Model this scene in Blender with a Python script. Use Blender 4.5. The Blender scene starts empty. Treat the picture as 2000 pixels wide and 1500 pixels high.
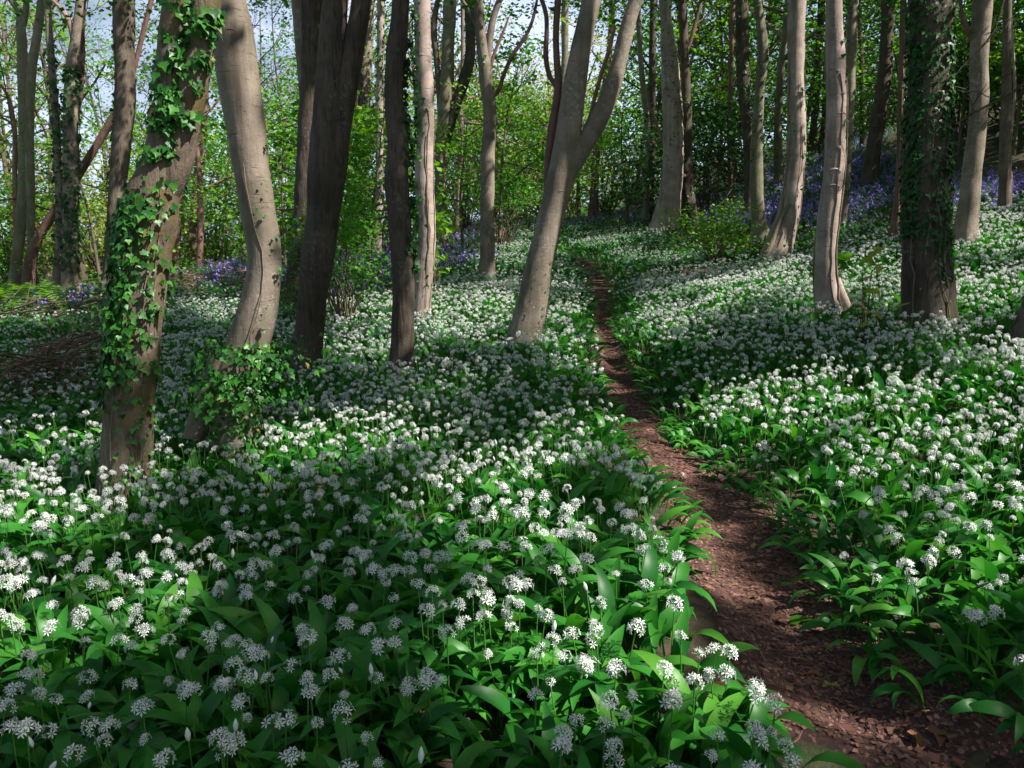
import bpy, math
import numpy as np
from mathutils import Vector, Matrix

# ------------------------------------------------------------------ camera, sky, sun, exposure
SC = bpy.context.scene
COL = SC.collection
F_PX = 1600.0                                   # focal length in photo pixels (photo 2000 x 1500)
PITCH = math.atan(320 / 1600.0)
CAM = np.array([0.0, 0.0, 1.42])
cd = bpy.data.cameras.new("camera")
cd.sensor_width = 36.0
cd.lens = 36.0 * F_PX / 2000.0
cd.clip_end = 600.0
cd.clip_start = 0.05
cam = bpy.data.objects.new("camera", cd)
COL.objects.link(cam)
cam.location = CAM
cam.rotation_euler = (math.pi / 2 - PITCH, 0, 0)
SC.camera = cam

SUN = np.array([0.70, -0.29, 0.84])
SUN /= np.linalg.norm(SUN)
SUN_EL = math.asin(SUN[2])
SUN_ROT = math.atan2(SUN[0], SUN[1])
W = bpy.data.worlds.new("World")
SC.world = W
W.use_nodes = True
nt = W.node_tree
for n in list(nt.nodes):
    nt.nodes.remove(n)
wo = nt.nodes.new("ShaderNodeOutputWorld")
wb = nt.nodes.new("ShaderNodeBackground")
sky = nt.nodes.new("ShaderNodeTexSky")
sky.sky_type = 'NISHITA'
sky.sun_disc = False
sky.sun_elevation = SUN_EL
sky.sun_rotation = SUN_ROT
sky.air_density = 1.0
sky.dust_density = 3.0
sky.ozone_density = 1.5
wb.inputs["Strength"].default_value = 0.05
tcw = nt.nodes.new("ShaderNodeTexCoord")            # bright thin cloud over the blue
mpw = nt.nodes.new("ShaderNodeMapping"); mpw.inputs["Scale"].default_value = (1.0, 1.0, 2.6)
nzw = nt.nodes.new("ShaderNodeTexNoise"); nzw.inputs["Scale"].default_value = 3.2; nzw.inputs["Detail"].default_value = 8; nzw.inputs["Roughness"].default_value = 0.6
mrw = nt.nodes.new("ShaderNodeMapRange"); mrw.interpolation_type = 'SMOOTHSTEP'
mrw.inputs[1].default_value = 0.36; mrw.inputs[2].default_value = 0.62; mrw.inputs[3].default_value = 0.25; mrw.inputs[4].default_value = 0.9
mxw = nt.nodes.new("ShaderNodeMix"); mxw.data_type = 'RGBA'; mxw.inputs[7].default_value = (10.4, 12.0, 16.5, 1)
nt.links.new(tcw.outputs["Generated"], mpw.inputs[0]); nt.links.new(mpw.outputs[0], nzw.inputs["Vector"]); nt.links.new(nzw.outputs["Fac"], mrw.inputs[0])
sxw = nt.nodes.new("ShaderNodeSeparateXYZ"); elw = nt.nodes.new("ShaderNodeMapRange"); elw.interpolation_type = 'SMOOTHSTEP'   # the cloud lies low, blue overhead
elw.inputs[1].default_value = 0.22; elw.inputs[2].default_value = 0.6; elw.inputs[3].default_value = 1.0; elw.inputs[4].default_value = 0.08
mlw = nt.nodes.new("ShaderNodeMath"); mlw.operation = 'MULTIPLY'
nt.links.new(tcw.outputs["Generated"], sxw.inputs[0]); nt.links.new(sxw.outputs[2], elw.inputs[0])
nt.links.new(mrw.outputs[0], mlw.inputs[0]); nt.links.new(elw.outputs[0], mlw.inputs[1])
nt.links.new(mlw.outputs[0], mxw.inputs[0]); nt.links.new(sky.outputs[0], mxw.inputs[6])
nt.links.new(mxw.outputs[2], wb.inputs[0])
nt.links.new(wb.outputs[0], wo.inputs[0])
ld = bpy.data.lights.new("sun", 'SUN')
ld.energy = 5.0
ld.angle = math.radians(0.5)
ld.color = (1.0, 0.95, 0.87)
sun = bpy.data.objects.new("sun", ld)
COL.objects.link(sun)
sun.location = (20, -5, 30)
sun.rotation_euler = Vector(SUN).to_track_quat('Z', 'Y').to_euler()
SC.view_settings.view_transform = 'Standard'
SC.view_settings.look = 'None'
SC.view_settings.exposure = 0.92
SC.view_settings.gamma = 1.0
SC.view_settings.use_curve_mapping = False
SC.render.engine = 'CYCLES'
SC.cycles.max_bounces = 5
SC.cycles.diffuse_bounces = 3
SC.cycles.glossy_bounces = 2
SC.cycles.transmission_bounces = 3
SC.cycles.sample_clamp_indirect = 4.0

RNG = np.random.default_rng(7)

# ------------------------------------------------------------------ pixel <-> world
CT, ST = math.cos(PITCH), math.sin(PITCH)
FWD = np.array([0, CT, -ST]); UP = np.array([0, ST, CT]); RT = np.array([1.0, 0, 0])


def ray(px, py):
    px = np.asarray(px, float); py = np.asarray(py, float)
    return FWD + ((px - 1000) / F_PX)[..., None] * RT - ((py - 750) / F_PX)[..., None] * UP


def at_y(px, py, Y):
    d = ray(px, py)
    t = (Y - CAM[1]) / d[..., 1]
    return CAM + d * np.asarray(t)[..., None]


def proj(P):
    q = np.asarray(P) - CAM
    z = q @ FWD
    zz = np.where(np.abs(z) < 1e-3, 1e-3, z)
    return 1000 + F_PX * (q @ RT) / zz, 750 - F_PX * (q @ UP) / zz, z


def sm(a, b, x):
    t = np.clip((x - a) / (b - a), 0, 1)
    return t * t * (3 - 2 * t)


# ------------------------------------------------------------------ terrain
def base_h(Y):
    return 0.04 * 2.0 * np.log1p(np.exp(np.clip((np.minimum(Y, 46) - 9) / 2.0, -30, 30)))


PATH_PX = [(515, 1112, 1140), (525, 1142, 1168), (545, 1164, 1192), (570, 1167, 1196), (600, 1167, 1194), (630, 1162, 1194),
           (660, 1163, 1199), (690, 1170, 1212), (720, 1186, 1234), (750, 1194, 1252), (780, 1202, 1262), (820, 1212, 1278),
           (860, 1230, 1315), (900, 1270, 1375), (940, 1303, 1432), (980, 1333, 1485), (1040, 1362, 1538), (1100, 1390, 1568),
           (1160, 1412, 1605), (1240, 1445, 1640), (1320, 1510, 1735), (1400, 1580, 1790), (1460, 1640, 1872), (1500, 1668, 1912)]
_pr = []
for (py, x0, x1) in PATH_PX:
    d = ray((x0 + x1) / 2, py)
    t = 1.0
    for _ in range(60):
        Y = d[1] * t
        t += 0.5 * (base_h(Y) - (CAM[2] + d[2] * t)) / d[2]
    P = CAM + d * t
    depth = (P - CAM) @ FWD
    _pr.append((P[1], P[0], (x1 - x0) / 2 * depth / F_PX))
_pr = sorted(_pr)
_py = np.array([p[0] for p in _pr]); _pxx = np.array([p[1] for p in _pr]); _pw = np.array([p[2] for p in _pr])
sl = (_pxx[2] - _pxx[0]) / (_py[2] - _py[0])
_py = np.concatenate([[_py[0] - 6.0, _py[0] - 3.0], _py, [_py[-1] + 1.0, _py[-1] + 3, 80]])
_pxx = np.concatenate([[_pxx[0] - 5.0 * sl * .8, _pxx[0] - 3.0 * sl * .8], _pxx, [_pxx[-1] - 0.3, _pxx[-1] - 0.5, _pxx[-1] + 2]])
_pw = np.concatenate([[_pw[0], _pw[0]], _pw, [_pw[-1], _pw[-1], _pw[-1]]])
PATH_END = _py[-3]
for _ in range(2):
    _pxx[2:-3] = (np.r_[_pxx[1], _pxx[2:-4]] + 2 * _pxx[2:-3] + np.r_[_pxx[3:-3], _pxx[-3]]) / 4


def path_x(Y):
    return np.interp(Y, _py, _pxx)


def path_w(Y):
    return np.interp(Y, _py, _pw)


_nd = RNG.normal(size=(24, 3)); _nd /= np.linalg.norm(_nd, axis=1)[:, None]
_np = RNG.uniform(0, 6.28, 24)


def wob(P, s, k=0):
    """smooth pseudo noise about -1..1 with wavelength about s"""
    P = np.asarray(P, float)
    o = 0
    for i in range(6):
        o = o + np.sin((P @ _nd[(i + k) % 24][:P.shape[-1]]) * (6.28 / s) * (0.7 + 0.25 * i) + _np[(i + 3 * k) % 24])
    return o / 3.0


def height(X, Y):
    X = np.asarray(X, float); Y = np.asarray(Y, float)
    u = X - path_x(Y)
    v = np.clip(u - 0.25, 0, None)
    vq = np.minimum(v, 14.0)
    cross = 0.1 * v + 0.0167 * vq * vq + np.clip(v - 14, 0, None) * 0.15
    cross = np.minimum(cross, 9.0)
    lv = np.minimum(X - 0.4, 0)
    left = 0.07 * np.maximum(lv, -30)
    drop = 0.055 * np.clip(np.minimum(Y, 60) - 23, 0, None) * sm(-3, -9, X)
    h = base_h(Y) + cross + left - drop
    w = path_w(Y)
    on = np.exp(-(u / (w * 1.05)) ** 4) * (1 - sm(PATH_END, PATH_END + 1.5, Y))
    P = np.stack([X, Y], -1)
    h = h + (1 - on) * (0.035 * wob(P, 1.7) + 0.05 * wob(P, 5.0, 5)) - 0.05 * on + on * 0.008 * wob(P, 0.5, 9)
    h = h + sm(8, 40, np.abs(X)) * 0.3 * wob(P, 11, 3)
    return h


def hit(px, py, lift=0.0):
    """where the line of sight of photo pixels meets the terrain raised by lift (vectorised)"""
    px = np.atleast_1d(np.asarray(px, float)); py = np.atleast_1d(np.asarray(py, float))
    d = ray(px, py)
    ts = np.concatenate([np.arange(1.0, 10, 0.12), np.arange(10, 30, 0.3), np.arange(30, 90, 1.2)])
    best = np.full(px.shape, np.nan)
    prev = None
    for t in ts:
        P = CAM + d * t
        below = P[:, 2] < height(P[:, 0], P[:, 1]) + lift
        new = below & np.isnan(best)
        best[new] = t if prev is None else (t + prev) / 2
        prev = t
    for _ in range(5):
        P = CAM + d * np.nan_to_num(best, nan=90.0)[:, None]
        e = P[:, 2] - height(P[:, 0], P[:, 1]) - lift
        best = best + np.clip(e / np.maximum(-d[:, 2], 0.05), -0.2, 0.2) * 0.6
    P = CAM + d * best[:, None]
    return P


# ------------------------------------------------------------------ mesh helpers
class MB:
    """collects vertices and quads (or triangles) of one mesh"""
    def __init__(self):
        self.v = []; self.q = []; self.t = []; self.n = 0

    def add(self, V, Q=None, T=None):
        V = np.asarray(V, float).reshape(-1, 3)
        if Q is not None and len(Q):
            self.q.append(np.asarray(Q, np.int64) + self.n)
        if T is not None and len(T):
            self.t.append(np.asarray(T, np.int64) + self.n)
        self.v.append(V); self.n += len(V)

    def scatter(self, tv, tq, org, R, sc):
        """copies of a small template (vertices tv, quads tq)"""
        n = len(org)
        if n == 0:
            return
        sc = np.asarray(sc, float)
        if sc.ndim == 1:
            sc = sc[:, None]
        V = np.einsum('nij,nkj->nki', R, tv[None] * sc[:, None, :]) + org[:, None, :]
        Q = tq[None] + (np.arange(n) * len(tv))[:, None, None]
        self.add(V.reshape(-1, 3), Q.reshape(-1, tq.shape[1]))

    def mesh(self, name, mats, smooth=True, off=None):
        V = np.concatenate(self.v) if self.v else np.zeros((0, 3))
        if off is not None:
            V = V - np.asarray(off)
        me = bpy.data.meshes.new(name)
        Q = np.concatenate(self.q) if self.q else np.zeros((0, 4), np.int64)
        T = np.concatenate(self.t) if self.t else np.zeros((0, 3), np.int64)
        me.vertices.add(len(V))
        me.vertices.foreach_set("co", V.astype(np.float32).ravel())
        nl = Q.size + T.size
        me.loops.add(nl)
        me.loops.foreach_set("vertex_index", np.concatenate([Q.ravel(), T.ravel()]).astype(np.int32))
        me.polygons.add(len(Q) + len(T))
        ls = np.concatenate([np.arange(len(Q)) * 4, Q.size + np.arange(len(T)) * 3]).astype(np.int32)
        me.polygons.foreach_set("loop_start", ls)
        me.update(calc_edges=True)
        if smooth:
            me.polygons.foreach_set("use_smooth", np.ones(len(Q) + len(T), bool))
        for m in (mats if isinstance(mats, (list, tuple)) else [mats]):
            me.materials.append(m)
        return me


def link(name, me, parent=None, loc=None):
    o = bpy.data.objects.new(name, me)
    COL.objects.link(o)
    if loc is not None:
        o.location = loc
    if parent is not None:
        o.parent = parent
    return o


def tag(o, label=None, cat=None, group=None, kind=None):
    if label: o["label"] = label
    if cat: o["category"] = cat
    if group: o["group"] = group
    if kind: o["kind"] = kind
    return o


def empty(name, loc, label, cat, group=None):
    o = bpy.data.objects.new(name, None)
    COL.objects.link(o)
    o.location = loc
    o.empty_display_size = 0.2
    return tag(o, label, cat, group)


def rot_basis(yaw, tilt, roll=None):
    """matrices: local y turned to heading yaw, then raised by tilt, rolled about itself"""
    n = len(yaw)
    cy, sy = np.cos(yaw), np.sin(yaw)
    Y = np.stack([cy * np.cos(tilt), sy * np.cos(tilt), np.sin(tilt)], 1)
    Z = np.stack([-cy * np.sin(tilt), -sy * np.sin(tilt), np.cos(tilt)], 1)
    X = np.cross(Y, Z)
    if roll is not None:
        c, s = np.cos(roll)[:, None], np.sin(roll)[:, None]
        X, Z = c * X + s * Z, -s * X + c * Z
    return np.stack([X, Y, Z], 2)


def frame_from_normal(N, rng):
    N = N / np.linalg.norm(N, axis=1)[:, None]
    A = rng.normal(size=N.shape)
    Y = A - (A * N).sum(1)[:, None] * N
    Y /= np.linalg.norm(Y, axis=1)[:, None]
    X = np.cross(Y, N)
    return np.stack([X, Y, N], 2)


def catmull(P, n):
    P = np.asarray(P, float)
    s = np.concatenate([[0], np.cumsum(np.linalg.norm(np.diff(P[:, :3], axis=0), axis=1))])
    m = np.gradient(P, s, axis=0) if len(P) > 2 else np.repeat((P[1:] - P[:1]) / max(s[-1], 1e-6), 2, 0)
    u = np.linspace(0, s[-1], n)
    k = np.clip(np.searchsorted(s, u, side='right') - 1, 0, len(s) - 2)
    h = (s[k + 1] - s[k])[:, None]
    t = ((u - s[k]) / h[:, 0])[:, None]
    return ((2 * t**3 - 3 * t**2 + 1) * P[k] + (t**3 - 2 * t**2 + t) * h * m[k]
            + (-2 * t**3 + 3 * t**2) * P[k + 1] + (t**3 - t**2) * h * m[k + 1])


def tube(mb, P, r, sides=8, lump=0.0, flare=0.0, seed=0, cap=True, ridge=0.0):
    """tube along P (n,3) with radii r (n,)"""
    P = np.asarray(P, float); r = np.broadcast_to(np.asarray(r, float), (len(P),)).copy()
    T = np.gradient(P, axis=0); T /= np.maximum(np.linalg.norm(T, axis=1), 1e-9)[:, None]
    ref = np.array([1.0, 0, 0]) if abs(T[:, 0]).max() < 0.9 else (np.array([0, 0, 1.0]) if abs(T[:, 2]).max() < 0.9 else np.array([0.35, 0.93, 0.1]))
    A = np.cross(T, ref); A /= np.maximum(np.linalg.norm(A, axis=1), 1e-6)[:, None]
    B = np.cross(T, A)
    th = np.linspace(0, 2 * math.pi, sides, endpoint=False)
    rr = np.repeat(r[:, None], sides, 1)
    D = np.cos(th)[None, :, None] * A[:, None, :] + np.sin(th)[None, :, None] * B[:, None, :]
    if lump:
        q = P[:, None, :] + D * r[:, None, None]
        rr = rr * (1 + lump * wob(q, 0.55, seed) + 0.5 * lump * wob(q * np.array([1, 1, .5]), 0.17, seed + 4))
    if ridge:
        rr = rr * (1 + ridge * np.cos(th[None, :] * 5 + seed + P[:, 2:3] * .35) + .5 * ridge * np.cos(th[None, :] * 9 + 2 * seed))
    if flare:
        z = np.linalg.norm(P - P[0], axis=1)
        lob = 0.55 + 0.45 * np.cos(th[None, :] * 3 + seed) * np.cos(th[None, :] * 2 + 1.3 * seed)
        rr = rr * (1 + flare * np.exp(-z / (0.16 + 0.9 * r[0]))[:, None] * lob)
    V = (P[:, None, :] + D * rr[:, :, None]).reshape(-1, 3)
    n = len(P)
    i = np.arange(n - 1)[:, None] * sides; j = np.arange(sides)[None, :]; j2 = (j + 1) % sides
    Q = np.stack([i + j, i + j2, i + sides + j2, i + sides + j], -1).reshape(-1, 4)
    mb.add(V, Q)
    if cap:
        c = np.array([P[-1] + T[-1] * r[-1] * 0.4])
        k = mb.n
        tri = np.stack([np.arange(sides), (np.arange(sides) + 1) % sides, np.full(sides, sides)], 1)
        mb.add(np.concatenate([V[-sides:], c]), None, tri)


# ------------------------------------------------------------------ materials
def new_mat(name):
    m = bpy.data.materials.new(name)
    m.use_nodes = True
    t = m.node_tree
    for n in list(t.nodes):
        t.nodes.remove(n)
    out = t.nodes.new("ShaderNodeOutputMaterial")
    return m, t, out


def N(t, kind, **kw):
    n = t.nodes.new(kind)
    for k, v in kw.items():
        if k.startswith("i_"):
            n.inputs[k[2:].replace("_", " ")].default_value = v
        else:
            setattr(n, k, v)
    return n


def mixc(t, fac, a, b, blend='MIX'):
    n = t.nodes.new("ShaderNodeMix")
    n.data_type = 'RGBA'; n.blend_type = blend
    for s, val in ((n.inputs[0], fac), (n.inputs[6], a), (n.inputs[7], b)):
        if isinstance(val, (int, float)): s.default_value = val
        elif isinstance(val, (tuple, list)): s.default_value = (*val[:3], 1.0)
        else: t.links.new(val, s)
    return n.outputs[2]


def ramp(t, src, lo, hi, a=0.0, b=1.0):
    n = t.nodes.new("ShaderNodeMapRange")
    n.interpolation_type = 'SMOOTHSTEP'
    n.inputs[1].default_value = lo; n.inputs[2].default_value = hi
    n.inputs[3].default_value = a; n.inputs[4].default_value = b
    t.links.new(src, n.inputs[0])
    return n.outputs[0]


def noise(t, vec, scale, detail=4, rough=0.55):
    n = t.nodes.new("ShaderNodeTexNoise")
    n.inputs["Scale"].default_value = scale; n.inputs["Detail"].default_value = detail
    n.inputs["Roughness"].default_value = rough
    if vec is not None: t.links.new(vec, n.inputs["Vector"])
    return n.outputs["Fac"]


def mapping(t, vec, scale):
    n = t.nodes.new("ShaderNodeMapping")
    n.inputs["Scale"].default_value = scale
    t.links.new(vec, n.inputs["Vector"])
    return n.outputs[0]


def leaf_mat(name, cols, trans=0.35, rough=0.4, spec=0.4, dull=None, tcol=None):
    """foliage: colour differs from leaf to leaf; part of the light passes through"""
    m, t, out = new_mat(name)
    g = N(t, "ShaderNodeNewGeometry")
    r = g.outputs["Random Per Island"]
    cr = t.nodes.new("ShaderNodeValToRGB")
    el = cr.color_ramp.elements
    while len(el) < len(cols): el.new(0.5)
    for i, c in enumerate(cols):
        el[i].position = i / max(len(cols) - 1, 1) if dull is None else (i / max(len(cols) - 1, 1))
        el[i].color = (*c, 1)
    t.links.new(r, cr.inputs[0])
    col = cr.outputs[0]
    if dull is not None:      # a few withered leaves
        f = ramp(t, r, 0.965, 0.97)
        w = t.nodes.new("ShaderNodeMath"); w.operation = 'FRACT'
        k = t.nodes.new("ShaderNodeMath"); k.operation = 'MULTIPLY'; k.inputs[1].default_value = 37.0
        t.links.new(r, k.inputs[0]); t.links.new(k.outputs[0], w.inputs[0])
        f2 = ramp(t, w.outputs[0], 1 - dull, 1 - dull + .004)
        col = mixc(t, f2, col, (0.20, 0.17, 0.03))
    p = N(t, "ShaderNodeBsdfPrincipled")
    p.inputs["Roughness"].default_value = rough
    p.inputs["Specular IOR Level"].default_value = spec
    t.links.new(col, p.inputs["Base Color"])
    tr = N(t, "ShaderNodeBsdfTranslucent")
    tc = mixc(t, 1.0, col, tcol or (1.5, 1.45, 0.7), 'MULTIPLY')
    t.links.new(tc, tr.inputs["Color"])
    mx = N(t, "ShaderNodeMixShader")
    mx.inputs[0].default_value = trans
    t.links.new(p.outputs[0], mx.inputs[1]); t.links.new(tr.outputs[0], mx.inputs[2])
    t.links.new(mx.outputs[0], out.inputs[0])
    return m


def bark_mat(name, c1, c2, fiss=0.3, moss=0.2, lichen=0.2, rings=0.3, mosscol=(0.10, 0.11, 0.035)):
    m, t, out = new_mat(name)
    tc = N(t, "ShaderNodeTexCoord")
    v = tc.outputs["Object"]
    big = noise(t, v, 3.2, 5, 0.6)
    col = mixc(t, ramp(t, big, 0.35, 0.65), c1, c2)
    fv = mapping(t, v, (1, 1, 0.12))
    fn = noise(t, fv, 42, 6, 0.65)
    dk = ramp(t, fn, 0.36, 0.5, 1.0, 0.0)
    k = t.nodes.new("ShaderNodeMath"); k.operation = 'MULTIPLY'; k.inputs[1].default_value = fiss
    t.links.new(dk, k.inputs[0])
    col = mixc(t, k.outputs[0], col, tuple(x * 0.3 for x in c1))
    sn = noise(t, mapping(t, v, (1, 1, 0.10)), 7.5, 4, 0.6)
    col = mixc(t, ramp(t, sn, 0.50, 0.64, 0, 0.42), col, tuple(x * 0.42 for x in c2))
    an = noise(t, mapping(t, v, (1, 1, 0.35)), 1.9, 5, 0.65)
    col = mixc(t, ramp(t, an, 0.54, 0.70, 0, 0.5), col, (0.115, 0.125, 0.05))
    gn = noise(t, v, 95, 3, 0.7)
    col = mixc(t, ramp(t, gn, 0.56, 0.64, 0, 0.45), col, tuple(x * 0.4 for x in c1))
    rv = mapping(t, v, (1, 1, 7))
    rn = noise(t, rv, 9, 5, 0.6)
    rk = ramp(t, rn, 0.60, 0.66, 0.0, rings)
    col = mixc(t, rk, col, tuple(x * 0.38 for x in c1))
    ln = noise(t, v, 26, 6, 0.7)
    lp = noise(t, v, 2.1, 3)
    lm = t.nodes.new("ShaderNodeMath"); lm.operation = 'MULTIPLY'
    t.links.new(ramp(t, ln, 0.555, 0.585), lm.inputs[0]); t.links.new(ramp(t, lp, 0.45, 0.65, 0, lichen), lm.inputs[1])
    col = mixc(t, lm.outputs[0], col, (0.42, 0.42, 0.38))
    mn = noise(t, v, 4.0, 6, 0.7)
    mk = ramp(t, mn, 0.62 - 0.3 * moss, 0.78 - 0.3 * moss, 0, min(1, moss * 1.6))
    col = mixc(t, mk, col, mosscol)
    p = N(t, "ShaderNodeBsdfPrincipled")
    p.inputs["Roughness"].default_value = 0.82
    p.inputs["Specular IOR Level"].default_value = 0.25
    t.links.new(col, p.inputs["Base Color"])
    b = N(t, "ShaderNodeBump"); b.inputs["Strength"].default_value = 0.45 + 0.5 * fiss; b.inputs["Distance"].default_value = 0.02
    a = t.nodes.new("ShaderNodeMath"); a.operation = 'MULTIPLY_ADD'; a.inputs[1].default_value = 0.35 + fiss
    t.links.new(fn, a.inputs[0])
    a2 = t.nodes.new("ShaderNodeMath"); a2.operation = 'MULTIPLY_ADD'; a2.inputs[1].default_value = -rings
    t.links.new(rk, a2.inputs[0]); t.links.new(mn, a2.inputs[2])
    t.links.new(a2.outputs[0], a.inputs[2])
    t.links.new(a.outputs[0], b.inputs["Height"])
    t.links.new(b.outputs[0], p.inputs["Normal"])
    t.links.new(p.outputs[0], out.inputs[0])
    return m


def flat_mat(name, cols, rough=0.8, trans=0.0):
    return leaf_mat(name, cols, trans=trans, rough=rough, spec=0.2, tcol=(1, 1, 1))


M = {}
M['smooth'] = bark_mat("smooth_grey_bark", (0.30, 0.24, 0.195), (0.17, 0.14, 0.105), fiss=0.10, moss=0.12, lichen=0.5, rings=0.6)
M['pale'] = bark_mat("pale_smooth_bark", (0.46, 0.36, 0.32), (0.29, 0.22, 0.19), fiss=0.08, moss=0.06, lichen=0.4, rings=0.7)
M['olive'] = bark_mat("olive_smooth_bark", (0.25, 0.22, 0.16), (0.17, 0.16, 0.10), fiss=0.15, moss=0.35, lichen=0.4, rings=0.5)
M['rough'] = bark_mat("rough_brown_bark", (0.20, 0.155, 0.125), (0.13, 0.10, 0.075), fiss=0.75, moss=0.25, lichen=0.3, rings=0.1)
M['dark'] = bark_mat("dark_furrowed_bark", (0.125, 0.095, 0.075), (0.075, 0.058, 0.045), fiss=0.8, moss=0.15, lichen=0.2, rings=0.1)
M['mossy'] = bark_mat("mossy_bark", (0.20, 0.155, 0.125), (0.13, 0.098, 0.07), fiss=0.5, moss=0.5, lichen=0.5, rings=0.2, mosscol=(0.13, 0.10, 0.03))
M['red'] = bark_mat("reddish_bark", (0.24, 0.135, 0.115), (0.17, 0.095, 0.08), fiss=0.6, moss=0.05, lichen=0.1, rings=0.2)
M['twig'] = bark_mat("twig_bark", (0.16, 0.125, 0.095), (0.11, 0.09, 0.06), fiss=0.2, moss=0.1, lichen=0.2, rings=0.1)
M['dead'] = bark_mat("dead_wood", (0.36, 0.22, 0.165), (0.24, 0.14, 0.11), fiss=0.5, moss=0.0, lichen=0.2, rings=0.1)
M['vine'] = bark_mat("ivy_stem", (0.30, 0.235, 0.18), (0.21, 0.16, 0.115), fiss=0.4, moss=0.1, lichen=0.1, rings=0.1)
M['garlic'] = leaf_mat("garlic_leaf", [(0.014, 0.122, 0.018), (0.025, 0.172, 0.021), (0.042, 0.222, 0.025), (0.09, 0.29, 0.03)], trans=0.34, rough=0.42, spec=0.35, dull=0.002, tcol=(1.25, 1.45, 0.7))
M['stalk'] = leaf_mat("garlic_stalk", [(0.06, 0.19, 0.03), (0.10, 0.25, 0.05)], trans=0.2, rough=0.4)
M['petal'] = leaf_mat("garlic_petal", [(0.80, 0.82, 0.80), (0.88, 0.89, 0.87)], trans=0.25, rough=0.6, spec=0.2, tcol=(1, 1, 1))
M['bluebell'] = leaf_mat("bluebell_flower", [(0.21, 0.14, 0.54), (0.31, 0.21, 0.68), (0.43, 0.31, 0.76)], trans=0.3, rough=0.6, spec=0.2, tcol=(1.1, 1.0, 1.2))
M['ivy'] = leaf_mat("ivy_leaf", [(0.014, 0.075, 0.014), (0.022, 0.11, 0.016), (0.036, 0.155, 0.018), (0.055, 0.20, 0.022)], trans=0.15, rough=0.42, spec=0.35, dull=0.02)
M['ivydark'] = leaf_mat("dark_ivy_leaf", [(0.014, 0.055, 0.018), (0.022, 0.085, 0.02), (0.035, 0.12, 0.022)], trans=0.15, rough=0.45, spec=0.3)
M['leaf'] = leaf_mat("fresh_leaf", [(0.04, 0.19, 0.014), (0.07, 0.26, 0.016), (0.12, 0.33, 0.022)], trans=0.45, rough=0.45)
M['bright'] = leaf_mat("bright_spring_leaf", [(0.10, 0.28, 0.02), (0.15, 0.36, 0.025), (0.21, 0.42, 0.03)], trans=0.5, rough=0.45)
M['mid'] = leaf_mat("mid_green_leaf", [(0.025, 0.135, 0.014), (0.045, 0.18, 0.016), (0.075, 0.23, 0.02)], trans=0.4, rough=0.42)
M['deep'] = leaf_mat("deep_green_leaf", [(0.014, 0.055, 0.016), (0.022, 0.08, 0.018), (0.035, 0.115, 0.022)], trans=0.2, rough=0.33, spec=0.5)
M['gold'] = leaf_mat("yellow_green_leaf", [(0.25, 0.33, 0.06), (0.34, 0.40, 0.08), (0.40, 0.40, 0.13)], trans=0.45, rough=0.5)
M['litter'] = flat_mat("leaf_litter", [(0.10, 0.048, 0.036), (0.17, 0.083, 0.064), (0.24, 0.12, 0.09), (0.14, 0.075, 0.06), (0.36, 0.20, 0.13)], rough=0.75)
M['brown'] = flat_mat("brown_leaf", [(0.18, 0.08, 0.04), (0.26, 0.12, 0.06), (0.30, 0.16, 0.09)], rough=0.7, trans=0.15)
M['cut'] = flat_mat("cut_wood", [(0.42, 0.28, 0.19), (0.48, 0.34, 0.24)], rough=0.8)


def ground_mat():
    m, t, out = new_mat("woodland_soil")
    tc = N(t, "ShaderNodeTexCoord"); v = tc.outputs["Object"]
    a = noise(t, v, 1.3, 6, 0.65); b = noise(t, v, 18, 6, 0.7)
    col = mixc(t, ramp(t, b, 0.35, 0.65), (0.035, 0.024, 0.016), (0.085, 0.056, 0.036))
    col = mixc(t, ramp(t, a, 0.45, 0.62, 0, 0.8), col, (0.030, 0.060, 0.014))
    p = N(t, "ShaderNodeBsdfPrincipled"); p.inputs["Roughness"].default_value = 0.95
    t.links.new(col, p.inputs["Base Color"])
    bm = N(t, "ShaderNodeBump"); bm.inputs["Strength"].default_value = 0.7; bm.inputs["Distance"].default_value = 0.03
    t.links.new(b, bm.inputs["Height"]); t.links.new(bm.outputs[0], p.inputs["Normal"])
    t.links.new(p.outputs[0], out.inputs[0])
    return m


def path_mat():
    m, t, out = new_mat("trodden_earth")
    tc = N(t, "ShaderNodeTexCoord"); v = tc.outputs["Object"]
    a = noise(t, v, 2.0, 5); b = noise(t, v, 55, 8, 0.75)
    vo = N(t, "ShaderNodeTexVoronoi"); vo.inputs["Scale"].default_value = 105
    vm = mapping(t, v, (1.0, 0.55, 1.0)); t.links.new(vm, vo.inputs["Vector"])
    sep = N(t, "ShaderNodeSeparateColor"); t.links.new(vo.outputs["Color"], sep.inputs[0])
    col = mixc(t, sep.outputs[0], (0.085, 0.035, 0.029), (0.18, 0.074, 0.061))
    col = mixc(t, ramp(t, b, 0.4, 0.62), (0.052, 0.026, 0.021), col)
    col = mixc(t, ramp(t, sep.outputs[1], 0.86, 0.9), col, (0.30, 0.17, 0.12))
    col = mixc(t, ramp(t, a, 0.4, 0.7, 0, 0.4), col, (0.08, 0.042, 0.036))
    p = N(t, "ShaderNodeBsdfPrincipled"); p.inputs["Roughness"].default_value = 0.85
    t.links.new(col, p.inputs["Base Color"])
    bm = N(t, "ShaderNodeBump"); bm.inputs["Strength"].default_value = 0.6; bm.inputs["Distance"].default_value = 0.012
    ad = t.nodes.new("ShaderNodeMath"); ad.operation = 'ADD'
    t.links.new(b, ad.inputs[0]); t.links.new(sep.outputs[2], ad.inputs[1])
    t.links.new(ad.outputs[0], bm.inputs["Height"]); t.links.new(bm.outputs[0], p.inputs["Normal"])
    t.links.new(p.outputs[0], out.inputs[0])
    return m


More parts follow.
